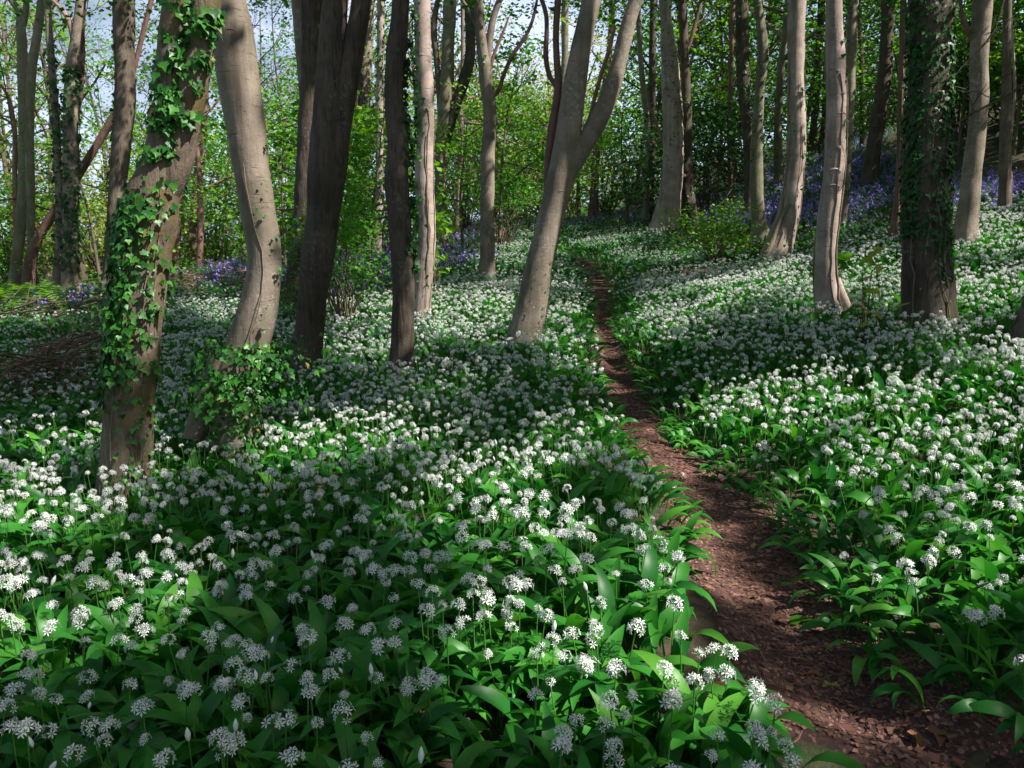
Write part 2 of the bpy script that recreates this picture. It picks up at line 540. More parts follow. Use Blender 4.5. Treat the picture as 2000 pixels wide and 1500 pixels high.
# ------------------------------------------------------------------ ground and path
def build_ground():
    ys = np.concatenate([np.linspace(-14, 0.5, 30), 0.5 + np.cumsum(np.geomspace(0.07, 3.0, 190))])
    k = np.linspace(-1, 1, 240)
    xs = np.sign(k) * (np.abs(k) * 0.35 + 0.65 * np.abs(k) ** 3)
    Yg, Kg = np.meshgrid(ys, xs, indexing='ij')
    Xg = Kg * (np.maximum(Yg, 0) * 1.6 + 16)
    Z = height(Xg, Yg)
    V = np.stack([Xg, Yg, Z], -1).reshape(-1, 3)
    n, mm = Xg.shape
    i = np.arange(n - 1)[:, None] * mm + np.arange(mm - 1)[None, :]
    Q = np.stack([i, i + 1, i + mm + 1, i + mm], -1).reshape(-1, 4)
    mb = MB(); mb.add(V, Q)
    tag(link("ground", mb.mesh("ground", ground_mat())), kind="structure")
    ys = np.concatenate([np.arange(-3.5, 8, 0.05), np.arange(8, PATH_END + 0.6, 0.15)])
    cx = path_x(ys); w = path_w(ys) * 1.35 + 0.05 + 0.16 * sm(2.9, 2.0, ys)
    w = w * (1 - 0.9 * sm(PATH_END - .3, PATH_END + .6, ys))
    k = np.linspace(-1, 1, 21)
    X = cx[:, None] + w[:, None] * k[None, :] * (1 + 0.08 * wob(np.stack([np.repeat(ys[:, None], 21, 1), np.repeat(np.sign(k)[None] * 50, len(ys), 0)], -1), 0.7))
    Y = np.repeat(ys[:, None], 21, 1)
    lift = 0.014 * (1 - np.abs(k) ** 6)[None, :] - 0.012 * (np.abs(k)[None, :] > .99)
    Z = height(X, Y) + lift
    V = np.stack([X, Y, Z], -1).reshape(-1, 3)
    n, mm = X.shape
    i = np.arange(n - 1)[:, None] * mm + np.arange(mm - 1)[None, :]
    Q = np.stack([i, i + 1, i + mm + 1, i + mm], -1).reshape(-1, 4)
    mb = MB(); mb.add(V, Q)
    tag(link("path", mb.mesh("path", path_mat())), kind="structure")


build_ground()
# ------------------------------------------------------------------ foliage templates
IVY_V = np.array([(0, 0, 0), (.30, -.10, .03), (.54, .25, .0), (.23, .50, .02), (0, 1, -.06), (-.23, .50, .02), (-.54, .25, .0), (-.30, -.10, .03), (0, .38, -.05)])
IVY_Q = np.array([(0, 1, 2, 8), (8, 2, 3, 4), (8, 4, 5, 6), (0, 8, 6, 7)])
LEAF_V = np.array([(0, 0, 0), (.40, .45, .07), (0, 1, -.05), (-.40, .45, .07)])
LEAF_Q = np.array([(0, 1, 2, 3)])
OVAL_V = np.array([(0, 0, 0), (.26, .28, .05), (.24, .66, .04), (0, 1, -.06), (-.24, .66, .04), (-.26, .28, .05), (0, .5, -.01)])
OVAL_Q = np.array([(0, 1, 2, 6), (6, 2, 3, 4), (0, 6, 4, 5)])


def scatter_leaves(mb, C, size, rng, up=0.7, tv=LEAF_V, tq=LEAF_Q):
    """tree leaves at points C: blades mostly facing up, tips drooping"""
    n = len(C)
    if not n: return
    Nn = rng.normal(size=(n, 3)); Nn /= np.linalg.norm(Nn, axis=1)[:, None]
    Nn[:, 2] = np.abs(Nn[:, 2]); Nn[:, 2] += up
    R = frame_from_normal(Nn, rng)
    s = size * rng.uniform(0.6, 1.3, n)
    mb.scatter(tv, tq, C, R, s)


def grow(wood, tips, p, d, L, r, lev, rng, up=0.1, wig=0.22, nch=(4, 4, 3), spread=(0.6, 1.1), start=0.3):
    n = 5 if lev else 4
    P = [np.array(p, float)]; d = np.array(d, float); d /= np.linalg.norm(d)
    for i in range(n):
        d = d + rng.normal(0, wig, 3) * 0.6 + np.array([0, 0, up])
        d /= np.linalg.norm(d)
        P.append(P[-1] + d * L / n)
    P = np.array(P)
    rr = np.linspace(r, r * (0.45 if lev else 0.3), n + 1)
    tube(wood, P, rr, sides=7 if lev >= 3 else (5 if lev == 2 else 4 if lev == 1 else 3), cap=False)
    if lev == 0:
        tips.extend([P[-1], P[-2], P[-3]])
        return
    for k in range(nch[min(lev - 1, len(nch) - 1)]):
        t = rng.uniform(start, 1.0)
        i = min(int(t * n), n - 1); f = t * n - i
        q = P[i] * (1 - f) + P[i + 1] * f
        a = rng.normal(size=3); dd = P[i + 1] - P[i]; dd /= np.linalg.norm(dd)
        a -= (a @ dd) * dd; a /= np.linalg.norm(a)
        an = rng.uniform(*spread)
        grow(wood, tips, q, dd * math.cos(an) + a * math.sin(an), L * rng.uniform(.45, .7), max(r * (1 - .5 * t) * .55, 0.006), lev - 1, rng, up, wig, nch, spread, 0.15)
    tips.append(P[-1])


# ------------------------------------------------------------------ traced trees
LIT = []            # (points on trunks, wanted sunlight) for the canopy
TREES = []          # crowns are hung on these: (root, top point, base, crown leaves)


def stem_line(pts, Y0, H, top=True, slope=0.0):
    pts = np.array(pts, float)
    Yp = Y0 + slope * np.linspace(0, 1, len(pts))
    P = at_y(pts[:, 0], pts[:, 1], Yp)
    dep = (P - CAM) @ FWD
    r = pts[:, 2] * dep / F_PX / 2
    A = np.concatenate([P, r[:, None]], 1)
    n_in = len(A)
    if top:
        d = A[-1, :3] - A[-2, :3]; d /= np.linalg.norm(d)
        p = A[-1].copy(); rows = []
        zt = H
        k = 0
        while p[2] < zt and k < 30:
            d = d * 0.88 + np.array([0, 0, 0.14]) + RNG.normal(0, 0.035, 3); d /= np.linalg.norm(d)
            st = 1.0
            p = p.copy(); p[:3] += d * st; p[3] = max(p[3] * 0.93, 0.02)
            rows.append(p); k += 1
        if rows: A = np.concatenate([A, np.array(rows)])
    return A, n_in


def tree(name, label, mat, pts, lit=0.4, H=15.0, stems=(), ivy=(), vines=0, flare=0.55, lift=0.14, group=None, lump=0.05, ridge=0.0, sides=22, cat="tree", Y=None, extra=None, limbs=5, knots=()):
    rng = np.random.default_rng(sum(map(ord, label)))
    pts = list(pts)
    if Y is None:
        yy = pts[0][1]
        P0 = hit(pts[0][0], yy, lift)[0]
        while np.isnan(P0[0]) or P0[1] > 40:
            yy += 3
            P0 = hit(pts[0][0], yy, lift)[0]
        Y = P0[1]
    A, n_in = stem_line(pts, Y, H)
    # carry the trunk down into the soil
    b = A[0].copy(); dd = A[0, :3] - A[1, :3]; dd /= max(abs(dd[2]), 1e-3); dd[:2] = np.clip(dd[:2], -.4, .4)
    gz = float(height(b[0], b[1])) - 0.12
    if b[2] > gz:
        b[:3] += dd * (b[2] - gz); b[3] *= 1.04
        A = np.concatenate([[b], A])
    base = np.array([A[0, 0], A[0, 1], float(height(A[0, 0], A[0, 1]))])
    root = empty(name, base, label, cat, group)
    ln = np.linalg.norm(np.diff(A[:, :3], axis=0), axis=1).sum()
    n = int(np.clip(ln / 0.06, 40, 260))
    S = catmull(A, n); S[:, 3] = np.maximum(S[:, 3], 0.012)
    wood = MB()
    tube(wood, S[:, :3], S[:, 3], sides=sides, lump=lump, flare=flare, seed=int(sum(map(ord, name + label)) % 17), ridge=ridge)
    # limbs of the crown above the picture
    topi = np.where(S[:, 2] > A[min(n_in, len(A) - 1), 2] + 0.8)[0]
    if len(topi) > 6:
        for k in range(limbs):
            i = topi[int(rng.uniform(0.1, 0.95) * (len(topi) - 1))]
            a = rng.uniform(0, 6.28)
            grow(wood, [], S[i, :3], (math.cos(a), math.sin(a), 0.7), rng.uniform(2.0, 3.6), S[i, 3] * 0.5, 2, rng, up=0.06, nch=(3, 4))
    for (kx, ky, kr) in knots:       # healed branch scars
        q = at_y(kx, ky, Y)
        i = np.argmin(np.abs(S[:, 2] - q[2]))
        c = np.array([q[0], Y - S[i, 3] * 0.93, q[2]]); kk = kr * (q[1]) / F_PX
        ang = np.linspace(math.radians(8), math.radians(172), 11)
        yy = Y - np.sqrt(np.maximum(S[i, 3] ** 2 - (c[0] + np.cos(ang) * kk - S[i, 0]) ** 2, (S[i, 3] * .3) ** 2)) * .985
        ring = np.stack([c[0] + np.cos(ang) * kk, yy, c[2] + np.sin(ang) * kk * .62 - kk * .3], 1)
        tube(wood, ring, kk * 0.17 * np.sin(ang) ** .6 + .0015, sides=6, cap=False)
        if kr < 6.5:
            tube(wood, np.array([[c[0], yy[5] + .02, c[2]], [c[0], yy[5] - .012, c[2]]]), [kk * .7, kk * .6], sides=9)
    link("trunk", wood.mesh("trunk", M[mat], off=base), root)
    lines = [S]
    seglit = [(S, lit)]
    for st in stems:
        nm, spts, smat, isup = st[0], st[1], st[2] or mat, st[3]
        l2 = st[4] if len(st) > 4 else lit
        B, nb = stem_line(spts, Y + (st[5] if len(st) > 5 else 0), H * rng.uniform(.8, 1.0), top=isup)
        ln = np.linalg.norm(np.diff(B[:, :3], axis=0), axis=1).sum()
        SB = catmull(B, int(np.clip(ln / 0.07, 14, 220))); SB[:, 3] = np.maximum(SB[:, 3], 0.005)
        w2 = MB()
        tube(w2, SB[:, :3], SB[:, 3], sides=max(8, int(sides * .7)), lump=lump, seed=5)
        link(nm, w2.mesh(nm, M[smat], off=base), root)
        lines.append(SB); seglit.append((SB, l2))
    for (L, l) in seglit:
        px, py, z = proj(L[:, :3])
        k = (py > -60)
        LIT.append((L[k][:, :3], np.full(k.sum(), l)))
    # ivy: leaves standing off the bark, and bare climbing stems
    if ivy:
        mb = MB()
        for iv in ivy:
            si, y0, y1, dens, size, mode = iv[:6]
            side = iv[6] if len(iv) > 6 else None
            L = lines[si]
            px, py, z = proj(L[:, :3])
            k = np.where((py >= min(y0, y1)) & (py <= max(y0, y1)))[0]
            if len(k) < 2: continue
            seg = L[k]
            length = np.linalg.norm(np.diff(seg[:, :3], axis=0), axis=1).sum()
            area = length * 6.28 * seg[:, 3].mean()
            cnt = int(dens * area)
            u = rng.uniform(0, len(seg) - 1, cnt * 3)
            i = u.astype(int); f = (u - i)[:, None]; j = np.minimum(i + 1, len(seg) - 1)
            C = seg[i] * (1 - f) + seg[j] * f
            th = rng.uniform(0, 6.28, cnt * 3)
            if side is not None:
                th = side + rng.normal(0, 0.6, cnt * 3)
            D = np.stack([np.cos(th), np.sin(th), np.zeros_like(th)], 1)
            q = C[:, :3] + D * C[:, 3:4]
            cl = wob(q * np.array([1, 1, .45]), 0.45, 2) + 0.6 * wob(q, 0.16, 6)
            keep = np.where(cl > (-0.4 if mode == 'leaf' else -1.0))[0][:cnt]
            q, D = q[keep], D[keep]
            off = rng.uniform(0.006, 0.038, len(q)) if mode != 'bush' else np.abs(rng.normal(0, 0.17, len(q)))
            q = q + D * off[:, None]
            Nn = D + rng.normal(0, 0.38, q.shape); Nn[:, 2] += 0.35
            Nn /= np.linalg.norm(Nn, axis=1)[:, None]
            dn = np.array([0, 0, -1.0]) + rng.normal(0, 0.45, q.shape)
            Yv = dn - (dn * Nn).sum(1)[:, None] * Nn; Yv /= np.linalg.norm(Yv, axis=1)[:, None]
            R = np.stack([np.cross(Yv, Nn), Yv, Nn], 2)
            mb.scatter(IVY_V, IVY_Q, q, R, size * rng.uniform(.35, 1.3, len(q)))
        if mb.n:
            link("ivy", mb.mesh("ivy", M['ivydark' if extra == 'darkivy' else 'ivy'], off=base), root)
    for v in range(vines):
        L = S
        th = -math.pi / 2 + rng.normal(0, .9); pts3 = []
        zmax = rng.uniform(0.25, 0.6) * (2.7 if Y < 8 else 5.5) + 0.5
        kk = np.where(L[:, 2] < base[2] + zmax)[0]
        rad = rng.uniform(.002, .0055) if Y < 7 else rng.uniform(.006, .016)
        for i in kk[::2]:
            th += rng.normal(0, 0.10)
            pts3.append(L[i, :3] + np.array([math.cos(th), math.sin(th), 0]) * (L[i, 3] * (1 + 0.1 * (i < 6)) + rad * .6))
        if len(pts3) > 4:
            w3 = MB(); tube(w3, np.array(pts3), np.linspace(rad, rad * .5, len(pts3)), sides=5)
            link("ivy_stem", w3.mesh("ivy_stem", M['vine'], off=base), root)
    TREES.append([root, S[-1, :3].copy(), base, MB(), 0])
    return root, S


T = tree
# near left: the ivy-hung tree
T("ivy_clad_tree", "thick mossy forked tree at front left hung with big glossy ivy leaves", 'mossy',
  [(245, 950, 96), (248, 870, 92), (252, 800, 88), (258, 720, 90), (266, 640, 92), (274, 560, 96), (283, 480, 100), (296, 400, 100), (308, 350, 84), (319, 290, 66), (326, 240, 60), (335, 140, 60), (343, 60, 60), (348, 0, 58)],
  lit=0.55, stems=[("stem", [(306, 400, 60), (338, 335, 60), (355, 260, 60), (374, 160, 60), (392, 60, 58), (403, 0, 56)], None, True, 0.45)],
  ivy=[(0, 330, 760, 650, 0.038, 'leaf'), (0, 350, 740, 800, 0.038, 'mat', -2.2), (0, 380, 790, 680, 0.038, 'mat', 3.3), (0, 760, 940, 230, 0.030, 'leaf', -0.6), (0, 760, 940, 90, 0.03, 'leaf', 3.3), (0, 0, 330, 800, 0.041, 'leaf', -1.3), (0, 0, 230, 520, 0.05, 'mat', -.4), (1, 0, 380, 110, 0.044, 'leaf', -2.4), (1, 330, 420, 300, .05, 'leaf', -1.8), (1, 0, 250, 480, .046, 'leaf', -1.0)], vines=14, flare=0.35, lump=0.07)
# the big swept pale trunk
T("bent_tree", "large pale smooth tree with swept bent trunk, leafy ivy mound round its foot", 'smooth',
  [(455, 900, 84), (456, 830, 88), (462, 740, 88), (484, 672, 80), (500, 625, 78), (512, 560, 68), (518, 515, 66), (512, 460, 67), (504, 420, 69), (496, 360, 70), (488, 310, 72), (479, 240, 77), (464, 140, 80), (453, 55, 78), (443, 0, 72)],
  lit=0.75, stems=[("root", [(440, 700, 62), (420, 755, 58), (398, 808, 50), (378, 852, 40)], None, False, 0.8)],
  ivy=[(0, 655, 800, 4600, 0.036, 'bush'), (0, 700, 910, 2200, 0.032, 'mat'), (0, 250, 660, 60, 0.026, 'leaf', -0.5), (0, 440, 660, 120, 0.03, 'leaf', 3.1)], vines=3, flare=0.25, lump=0.03, knots=[(462, 68, 9)])
T("dark_trunk_tree", "dark furrowed tree with forked trunk standing left of the leaning slim dark tree", 'dark',
  [(600, 728, 58), (602, 690, 54), (606, 640, 55), (612, 570, 57), (622, 500, 62), (630, 440, 64), (636, 340, 66), (641, 240, 62), (648, 120, 54), (656, 0, 46)],
  lit=0.06, stems=[("stem", [(637, 450, 40), (652, 345, 46), (669, 220, 42), (688, 110, 42), (706, 0, 38)], None, True, 0.12)], ridge=0.05, flare=0.25)
T("rear_trunk_tree", "shaded grey-brown tree close behind the dark forked trunk", 'dark',
  [(566, 610, 34), (575, 530, 32), (588, 440, 36), (598, 330, 39), (604, 230, 41), (608, 120, 42), (610, 0, 44)], lit=0.12, flare=0.3,
  stems=[("stem", [(600, 300, 24), (596, 180, 24), (590, 80, 30), (586, 0, 34)], 'smooth', True, 0.3)])
T("slim_dark_tree", "slim near-black crooked tree with flared foot amid white flowers left of centre", 'dark',
  [(782, 735, 54), (785, 690, 46), (788, 610, 43), (788, 550, 42), (785, 510, 41), (780, 420, 46), (775, 350, 47), (778, 285, 42), (772, 220, 38), (770, 175, 37), (774, 105, 40), (781, 40, 35), (783, 0, 34)], lit=0.05, ridge=0.04, flare=0.55,
  ivy=[(0, 60, 540, 330, 0.05, 'leaf', 0.2)], extra='darkivy')
T("pale_trunk_tree", "straight pale pinkish trunk beside the slim near-black tree", 'pale',
  [(823, 622, 34), (825, 580, 33), (829, 520, 35), (834, 470, 35), (833, 420, 35), (829, 360, 36), (828, 310, 36), (832, 250, 34), (831, 200, 34), (827, 120, 33), (825, 50, 32), (825, 0, 32)], lit=0.8, vines=3,
  ivy=[(0, 0, 480, 240, 0.055, 'leaf', 3.2), (0, 500, 620, 130, 0.04, 'leaf')], knots=[(826, 112, 7), (830, 215, 6)])
T("multi_stem_tree", "olive tree with several upright stems behind the straight pale pinkish trunk", 'olive',
  [(864, 488, 28), (862, 430, 20), (861, 330, 24), (865, 260, 25), (870, 190, 27), (875, 105, 24), (879, 0, 26)], lit=0.45, lift=0.05,
  stems=[("stem", [(868, 300, 14), (884, 225, 20), (904, 165, 22), (917, 115, 21), (918, 50, 20), (917, 0, 20)], 'dark', True, 0.2),
         ("stem", [(862, 240, 12), (854, 130, 12), (848, 40, 12), (855, 0, 10)], 'twig', True, 0.2)], ivy=[(1, 0, 300, 90, 0.06, 'leaf')], extra='darkivy', flare=.3)
T("slender_tree", "slender grey pole tree right of the olive several-stemmed tree", 'smooth',
  [(890, 468, 11), (894, 400, 9), (898, 300, 9), (900, 210, 9), (904, 100, 8), (903, 0, 8)], lit=0.3, lift=0.05, sides=9, limbs=3)
T("forking_tree", "upright smooth tree right of the gap, dividing into forks high up, by the stump", 'smooth',
  [(951, 548, 34), (952, 520, 30), (952, 470, 28), (951, 420, 27), (952, 360, 27), (953, 310, 27), (956, 250, 26), (955, 200, 26), (949, 150, 27), (943, 100, 24), (937, 50, 20), (934, 0, 20)], lit=0.55,
  stems=[("stem", [(950, 140, 15), (957, 70, 14), (968, 20, 13), (976, 0, 12)], None, True), ("stem", [(946, 120, 8), (930, 48, 9), (912, 14, 8), (902, 0, 7)], None, True),
         ("branch", [(958, 190, 10), (970, 182, 9), (983, 148, 8), (1003, 105, 8), (1026, 72, 7), (1040, 40, 6), (1049, 0, 5)], 'red', False, 0.4), ("branch", [(956, 140, 8), (965, 105, 6), (980, 70, 5), (994, 33, 3)], 'red', False, 0.4)],
  ivy=[(0, 60, 140, 70, 0.06, 'leaf')])
T("leaning_fork_tree", "pale leaning tree beside the path that splits into two thick stems", 'smooth',
  [(1022, 675, 62), (1033, 625, 62), (1042, 580, 58), (1052, 525, 53), (1063, 480, 52), (1074, 435, 50), (1084, 395, 51), (1094, 350, 55), (1101, 320, 55), (1107, 280, 50), (1113, 240, 48), (1122, 175, 46), (1133, 105, 41), (1144, 50, 38), (1155, 0, 36)], lit=1.0, flare=.55,
  stems=[("stem", [(1100, 345, 44), (1124, 305, 42), (1145, 275, 38), (1166, 240, 36), (1184, 200, 36), (1196, 168, 35), (1208, 125, 31), (1220, 75, 30), (1232, 30, 29), (1242, 0, 28)], None, True, 0.85),
         ("stem", [(1066, 372, 10), (1070, 320, 14), (1077, 262, 17), (1085, 210, 16), (1090, 165, 15), (1087, 110, 13), (1086, 60, 13), (1090, 0, 13)], 'red', True, 0.3, 0.1),
         ("stem", [(1090, 175, 10), (1074, 150, 10), (1066, 108, 10), (1068, 60, 9), (1066, 25, 9), (1058, 0, 9)], 'red', True, 0.3, 0.1),
         ("dead_branch", [(1133, 268, 7), (1150, 235, 8), (1163, 185, 8), (1176, 140, 8), (1190, 95, 8), (1201, 50, 6)], 'dead', False, 0.5, .12)],
  ivy=[(0, 480, 672, 120, 0.022, 'leaf', 3.4), (0, 500, 660, 90, 0.022, 'leaf', -0.4)], knots=[(1095, 376, 7)])
T("straight_tree", "straight grey trunk rising behind the fork of the pale leaning tree", 'olive',
  [(1083, 425, 14), (1088, 330, 14), (1094, 230, 15), (1103, 120, 14), (1104, 0, 15)], lit=0.4, lift=0.0, sides=10)
T("distant_dead_tree", "distant tree with ragged bare trunk on the sky right of the fork", 'red',
  [(1159, 412, 20), (1161, 370, 17), (1165, 300, 15), (1172, 230, 14), (1184, 150, 13), (1192, 80, 12), (1196, 0, 12)], lit=0.5, lift=0.0, sides=10, limbs=8)
T("ivy_pole_tree", "twisted thin tree with bare arm left of the cluster of stout trunks on the bank", 'olive',
  [(1260, 435, 18), (1264, 380, 15), (1266, 290, 14), (1261, 210, 12), (1254, 150, 11), (1249, 80, 10), (1246, 0, 10)], lit=0.4, lift=.05, sides=11,
  stems=[("stem", [(1270, 430, 12), (1272, 330, 13), (1275, 230, 13), (1274, 120, 13), (1276, 0, 13)], 'dark', True, .2, .5)], ivy=[(1, 0, 300, 110, 0.06, 'leaf')], extra='darkivy')
T("bank_tree", "stout ivied tree with splayed lit foot at the upper end of the path", 'pale',
  [(1286, 458, 42), (1293, 425, 33), (1302, 380, 30), (1309, 330, 31), (1311, 280, 32), (1308, 225, 27), (1304, 160, 24), (1302, 90, 22), (1300, 0, 22)], lit=0.6, lift=.1, flare=.3,
  stems=[("stem", [(1313, 447, 34), (1314, 400, 32), (1317, 340, 34), (1319, 280, 32), (1318, 210, 30), (1312, 130, 27), (1303, 60, 24), (1298, 0, 22)], None, True, 0.5, -.12)],
  ivy=[(1, 40, 330, 90, 0.05, 'leaf')], vines=3)
T("dark_bank_tree", "dark upright tree with lit legs right of the stout ivied tree on the bank", 'dark',
  [(1354, 438, 26), (1346, 400, 26), (1340, 360, 30), (1340, 300, 24), (1342, 245, 20), (1339, 160, 18), (1336, 80, 17), (1332, 0, 17)], lit=0.2, lift=.1,
  stems=[("branch", [(1338, 345, 8), (1322, 335, 8), (1302, 300, 6), (1290, 262, 5), (1272, 215, 5), (1262, 175, 4)], 'dead', False, .5, -.2), ("stem", [(1340, 105, 7), (1350, 75, 8), (1362, 30, 7), (1370, 0, 6)], 'red', True, .5)], ivy=[(0, 180, 420, 60, 0.05, 'leaf')])
T("ivy_double_tree", "ivy-dark left-hand tree of the close pair in the bluebells", 'dark',
  [(1464, 425, 26), (1463, 380, 18), (1462, 330, 17), (1458, 245, 18), (1452, 160, 24), (1450, 80, 25), (1449, 0, 26)], lit=0.25, lift=.1, ivy=[(0, 0, 330, 150, 0.055, 'leaf')], extra='darkivy')
T("ivy_double_tree", "sunlit right-hand tree of the close pair in the bluebells, ivy shadowed", 'olive',
  [(1484, 460, 34), (1481, 430, 27), (1478, 380, 25), (1477, 315, 25), (1480, 250, 21), (1484, 175, 20), (1490, 90, 22), (1484, 40, 18), (1478, 0, 16)], lit=0.55, lift=.1, ivy=[(0, 60, 330, 70, 0.055, 'leaf')], extra='darkivy')
T("thin_pole_tree", "thin lit pole tree seen left of the close ivy pair", 'red',
  [(1426, 345, 10), (1425, 245, 9), (1427, 160, 9), (1430, 70, 9), (1432, 0, 9)], lit=0.6, lift=0.0, Y=27.0, sides=8)
T("vine_laced_tree", "pinkish leaning trunk laced with bare woody vines, foot swept to the left", 'pale',
  [(1512, 506, 56), (1520, 480, 52), (1530, 450, 47), (1540, 415, 41), (1546, 380, 38), (1551, 340, 36), (1555, 297, 36), (1556, 250, 34), (1555, 205, 33), (1554, 150, 32), (1555, 80, 33), (1556, 0, 35)], lit=1.0, vines=9, flare=.35,
  ivy=[(0, 60, 480, 60, 0.05, 'leaf', 0.0), (0, 100, 260, 50, 0.05, 'leaf')], stems=[("root", [(1543, 400, 8), (1528, 420, 9), (1512, 460, 11), (1500, 490, 14), (1490, 512, 16)], 'vine', False, .6, -.15)])
T("scarred_tree", "tall pale trunk with horizontal bark scars and two small sawn knots", 'pale',
  [(1622, 620, 46), (1618, 590, 44), (1614, 550, 44), (1612, 515, 42), (1614, 470, 40), (1619, 420, 40), (1625, 370, 39), (1630, 310, 39), (1633, 250, 38), (1634, 200, 37), (1632, 120, 36), (1630, 50, 33), (1629, 0, 32)], lit=1.0, vines=3, flare=.35,
  knots=[(1630, 141, 5), (1640, 184, 6), (1624, 335, 11), (1622, 365, 10), (1638, 225, 9), (1612, 545, 7), (1632, 290, 6)],
  stems=[("root", [(1630, 545, 22), (1642, 575, 20), (1654, 602, 18), (1662, 622, 16)], None, False, .6)], ivy=[(0, 60, 280, 55, 0.045, 'leaf', -0.5)])
T("hidden_tree", "ivied grey tree half hidden behind the right edge of the scarred pale trunk", 'smooth',
  [(1642, 445, 14), (1650, 400, 13), (1656, 300, 15), (1660, 200, 18), (1662, 100, 19), (1666, 0, 20)], lit=0.3, lift=.1, ivy=[(0, 0, 420, 80, 0.055, 'leaf')], extra='darkivy')
T("leaning_pole_tree", "far shaded tree leaning right, left of the scarred pale trunk", 'dark',
  [(1584, 290, 13), (1591, 230, 13), (1598, 120, 13), (1605, 0, 14)], lit=0.2, lift=.0, Y=33.0, sides=9)
T("shaded_tree", "dark brown tree with wide foot on the bluebell bank left of the big ivied trunk", 'dark',
  [(1697, 365, 34), (1704, 310, 28), (1713, 245, 28), (1725, 170, 27), (1731, 100, 25), (1735, 0, 24)], lit=0.15, lift=.1)
T("crooked_sapling", "thin crooked ivy-stemmed tree just left of the big ivied trunk", 'red',
  [(1748, 472, 26), (1751, 430, 17), (1755, 370, 12), (1757, 300, 10), (1758, 200, 10), (1762, 100, 11), (1764, 0, 11)], lit=0.45, lift=.1, vines=4, ivy=[(0, 0, 400, 70, 0.05, 'leaf')], sides=12)
T("big_ivy_tree", "massive dark trunk smothered in ivy at the right, roots flaring into the flowers", 'dark',
  [(1814, 636, 104), (1813, 605, 94), (1810, 560, 86), (1808, 500, 80), (1807, 420, 80), (1808, 350, 78), (1811, 260, 73), (1815, 175, 70), (1816, 90, 71), (1817, 0, 73)], lit=0.10, vines=22, flare=.3, ridge=0.10,
  ivy=[(0, 0, 500, 520, 0.045, 'mat', -0.35), (0, 0, 480, 480, 0.045, 'mat', 3.4), (0, 0, 480, 200, 0.042, 'leaf'), (0, 440, 560, 330, .04, 'leaf', -.4), (0, 480, 640, 70, 0.03, 'leaf')], extra='darkivy')
T("right_pale_tree", "smooth pale trunk barred with leaf shadows right of the massive ivied trunk", 'smooth',
  [(1886, 482, 46), (1888, 440, 41), (1892, 400, 38), (1897, 350, 36), (1903, 300, 35), (1909, 250, 33), (1913, 190, 33), (1912, 130, 34), (1914, 70, 34), (1920, 0, 36)], lit=0.65, lift=.12, stems=[("branch", [(1906, 85, 10), (1890, 60, 10), (1878, 25, 10), (1868, 0, 10)], 'red', False, .6)])
T("corner_tree", "brown trunk leaning in at the top right corner", 'rough',
  [(1963, 420, 26), (1963, 330, 22), (1965, 220, 20), (1966, 100, 16), (1968, 0, 15)], lit=0.15, lift=.1)
T("edge_tree", "ivied tree foot cut by the right edge of the view", 'rough',
  [(2018, 668, 78), (2030, 610, 66), (2050, 520, 58), (2062, 420, 54), (2070, 300, 52), (2075, 150, 52), (2080, 0, 52)], lit=0.3, vines=8, flare=.5, ivy=[(0, 300, 668, 120, 0.04, 'leaf')])
# left, further back
T("brown_tree", "plain brown trunk directly left of the ivy-hung mossy tree", 'rough',
  [(214, 566, 32), (219, 500, 28), (225, 430, 30), (231, 340, 33), (238, 280, 36), (243, 200, 38), (243, 110, 38), (241, 0, 40)], lit=0.3, lift=.05, ivy=[(0, 0, 500, 30, 0.09, 'leaf', 3.1)])
T("red_trunk_tree", "reddish tapering trunk right of the ivy-hung mossy tree, thicker of two", 'red',
  [(372, 516, 26), (377, 460, 22), (382, 400, 20), (390, 320, 18), (397, 240, 16), (402, 150, 14), (406, 0, 13)], lit=0.5, lift=0.0, sides=12,
  stems=[("stem", [(386, 505, 9), (390, 400, 8), (396, 260, 8), (402, 100, 7), (404, 0, 7)], None, True, .4, .6)])
T("red_trunk_tree", "short stretch of red trunk showing against the ivy-hung mossy tree", 'red',
  [(342, 525, 19), (344, 470, 18), (347, 400, 17), (352, 300, 16), (362, 150, 15), (372, 0, 14)], lit=0.55, lift=0.0, sides=12)
T("far_left_tree", "pale grey tree forking near the top at the far left edge", 'olive',
  [(29, 568, 24), (33, 500, 20), (39, 450, 21), (45, 380, 21), (47, 300, 21), (47, 220, 20), (44, 140, 19), (41, 60, 18), (36, 20, 14), (22, 0, 12)], lit=0.65, lift=0.0, sides=14,
  stems=[("stem", [(43, 60, 12), (50, 25, 12), (52, 0, 11)], None, True, .6), ("branch", [(30, 450, 9), (29, 330, 9), (26, 230, 8), (16, 190, 6), (2, 165, 5)], 'dead', False, .7)])
T("slanting_tree", "slanting pinkish trunk crossing behind the ivy-wrapped pair at left", 'red',
  [(54, 572, 24), (58, 520, 22), (66, 485, 20), (80, 455, 18), (97, 428, 17), (125, 385, 17), (157, 335, 16), (185, 290, 15), (215, 240, 14), (240, 190, 12), (262, 130, 10)], lit=0.6, lift=0.0, sides=12, H=9,
  stems=[("stem", [(60, 500, 14), (60, 400, 16), (58, 300, 17), (59, 200, 17), (64, 120, 17), (74, 60, 16), (82, 0, 16)], 'olive', True, .4, .5)])
T("ivy_wrapped_tree", "ivy-wrapped left trunk of the pair at the left, lit foot", 'smooth',
  [(111, 572, 26), (113, 530, 18), (116, 430, 14), (113, 320, 15), (109, 230, 15), (102, 140, 14), (96, 60, 13), (92, 0, 13)], lit=0.5, lift=0.0, sides=14, ivy=[(0, 80, 520, 150, 0.10, 'leaf')], extra='darkivy')
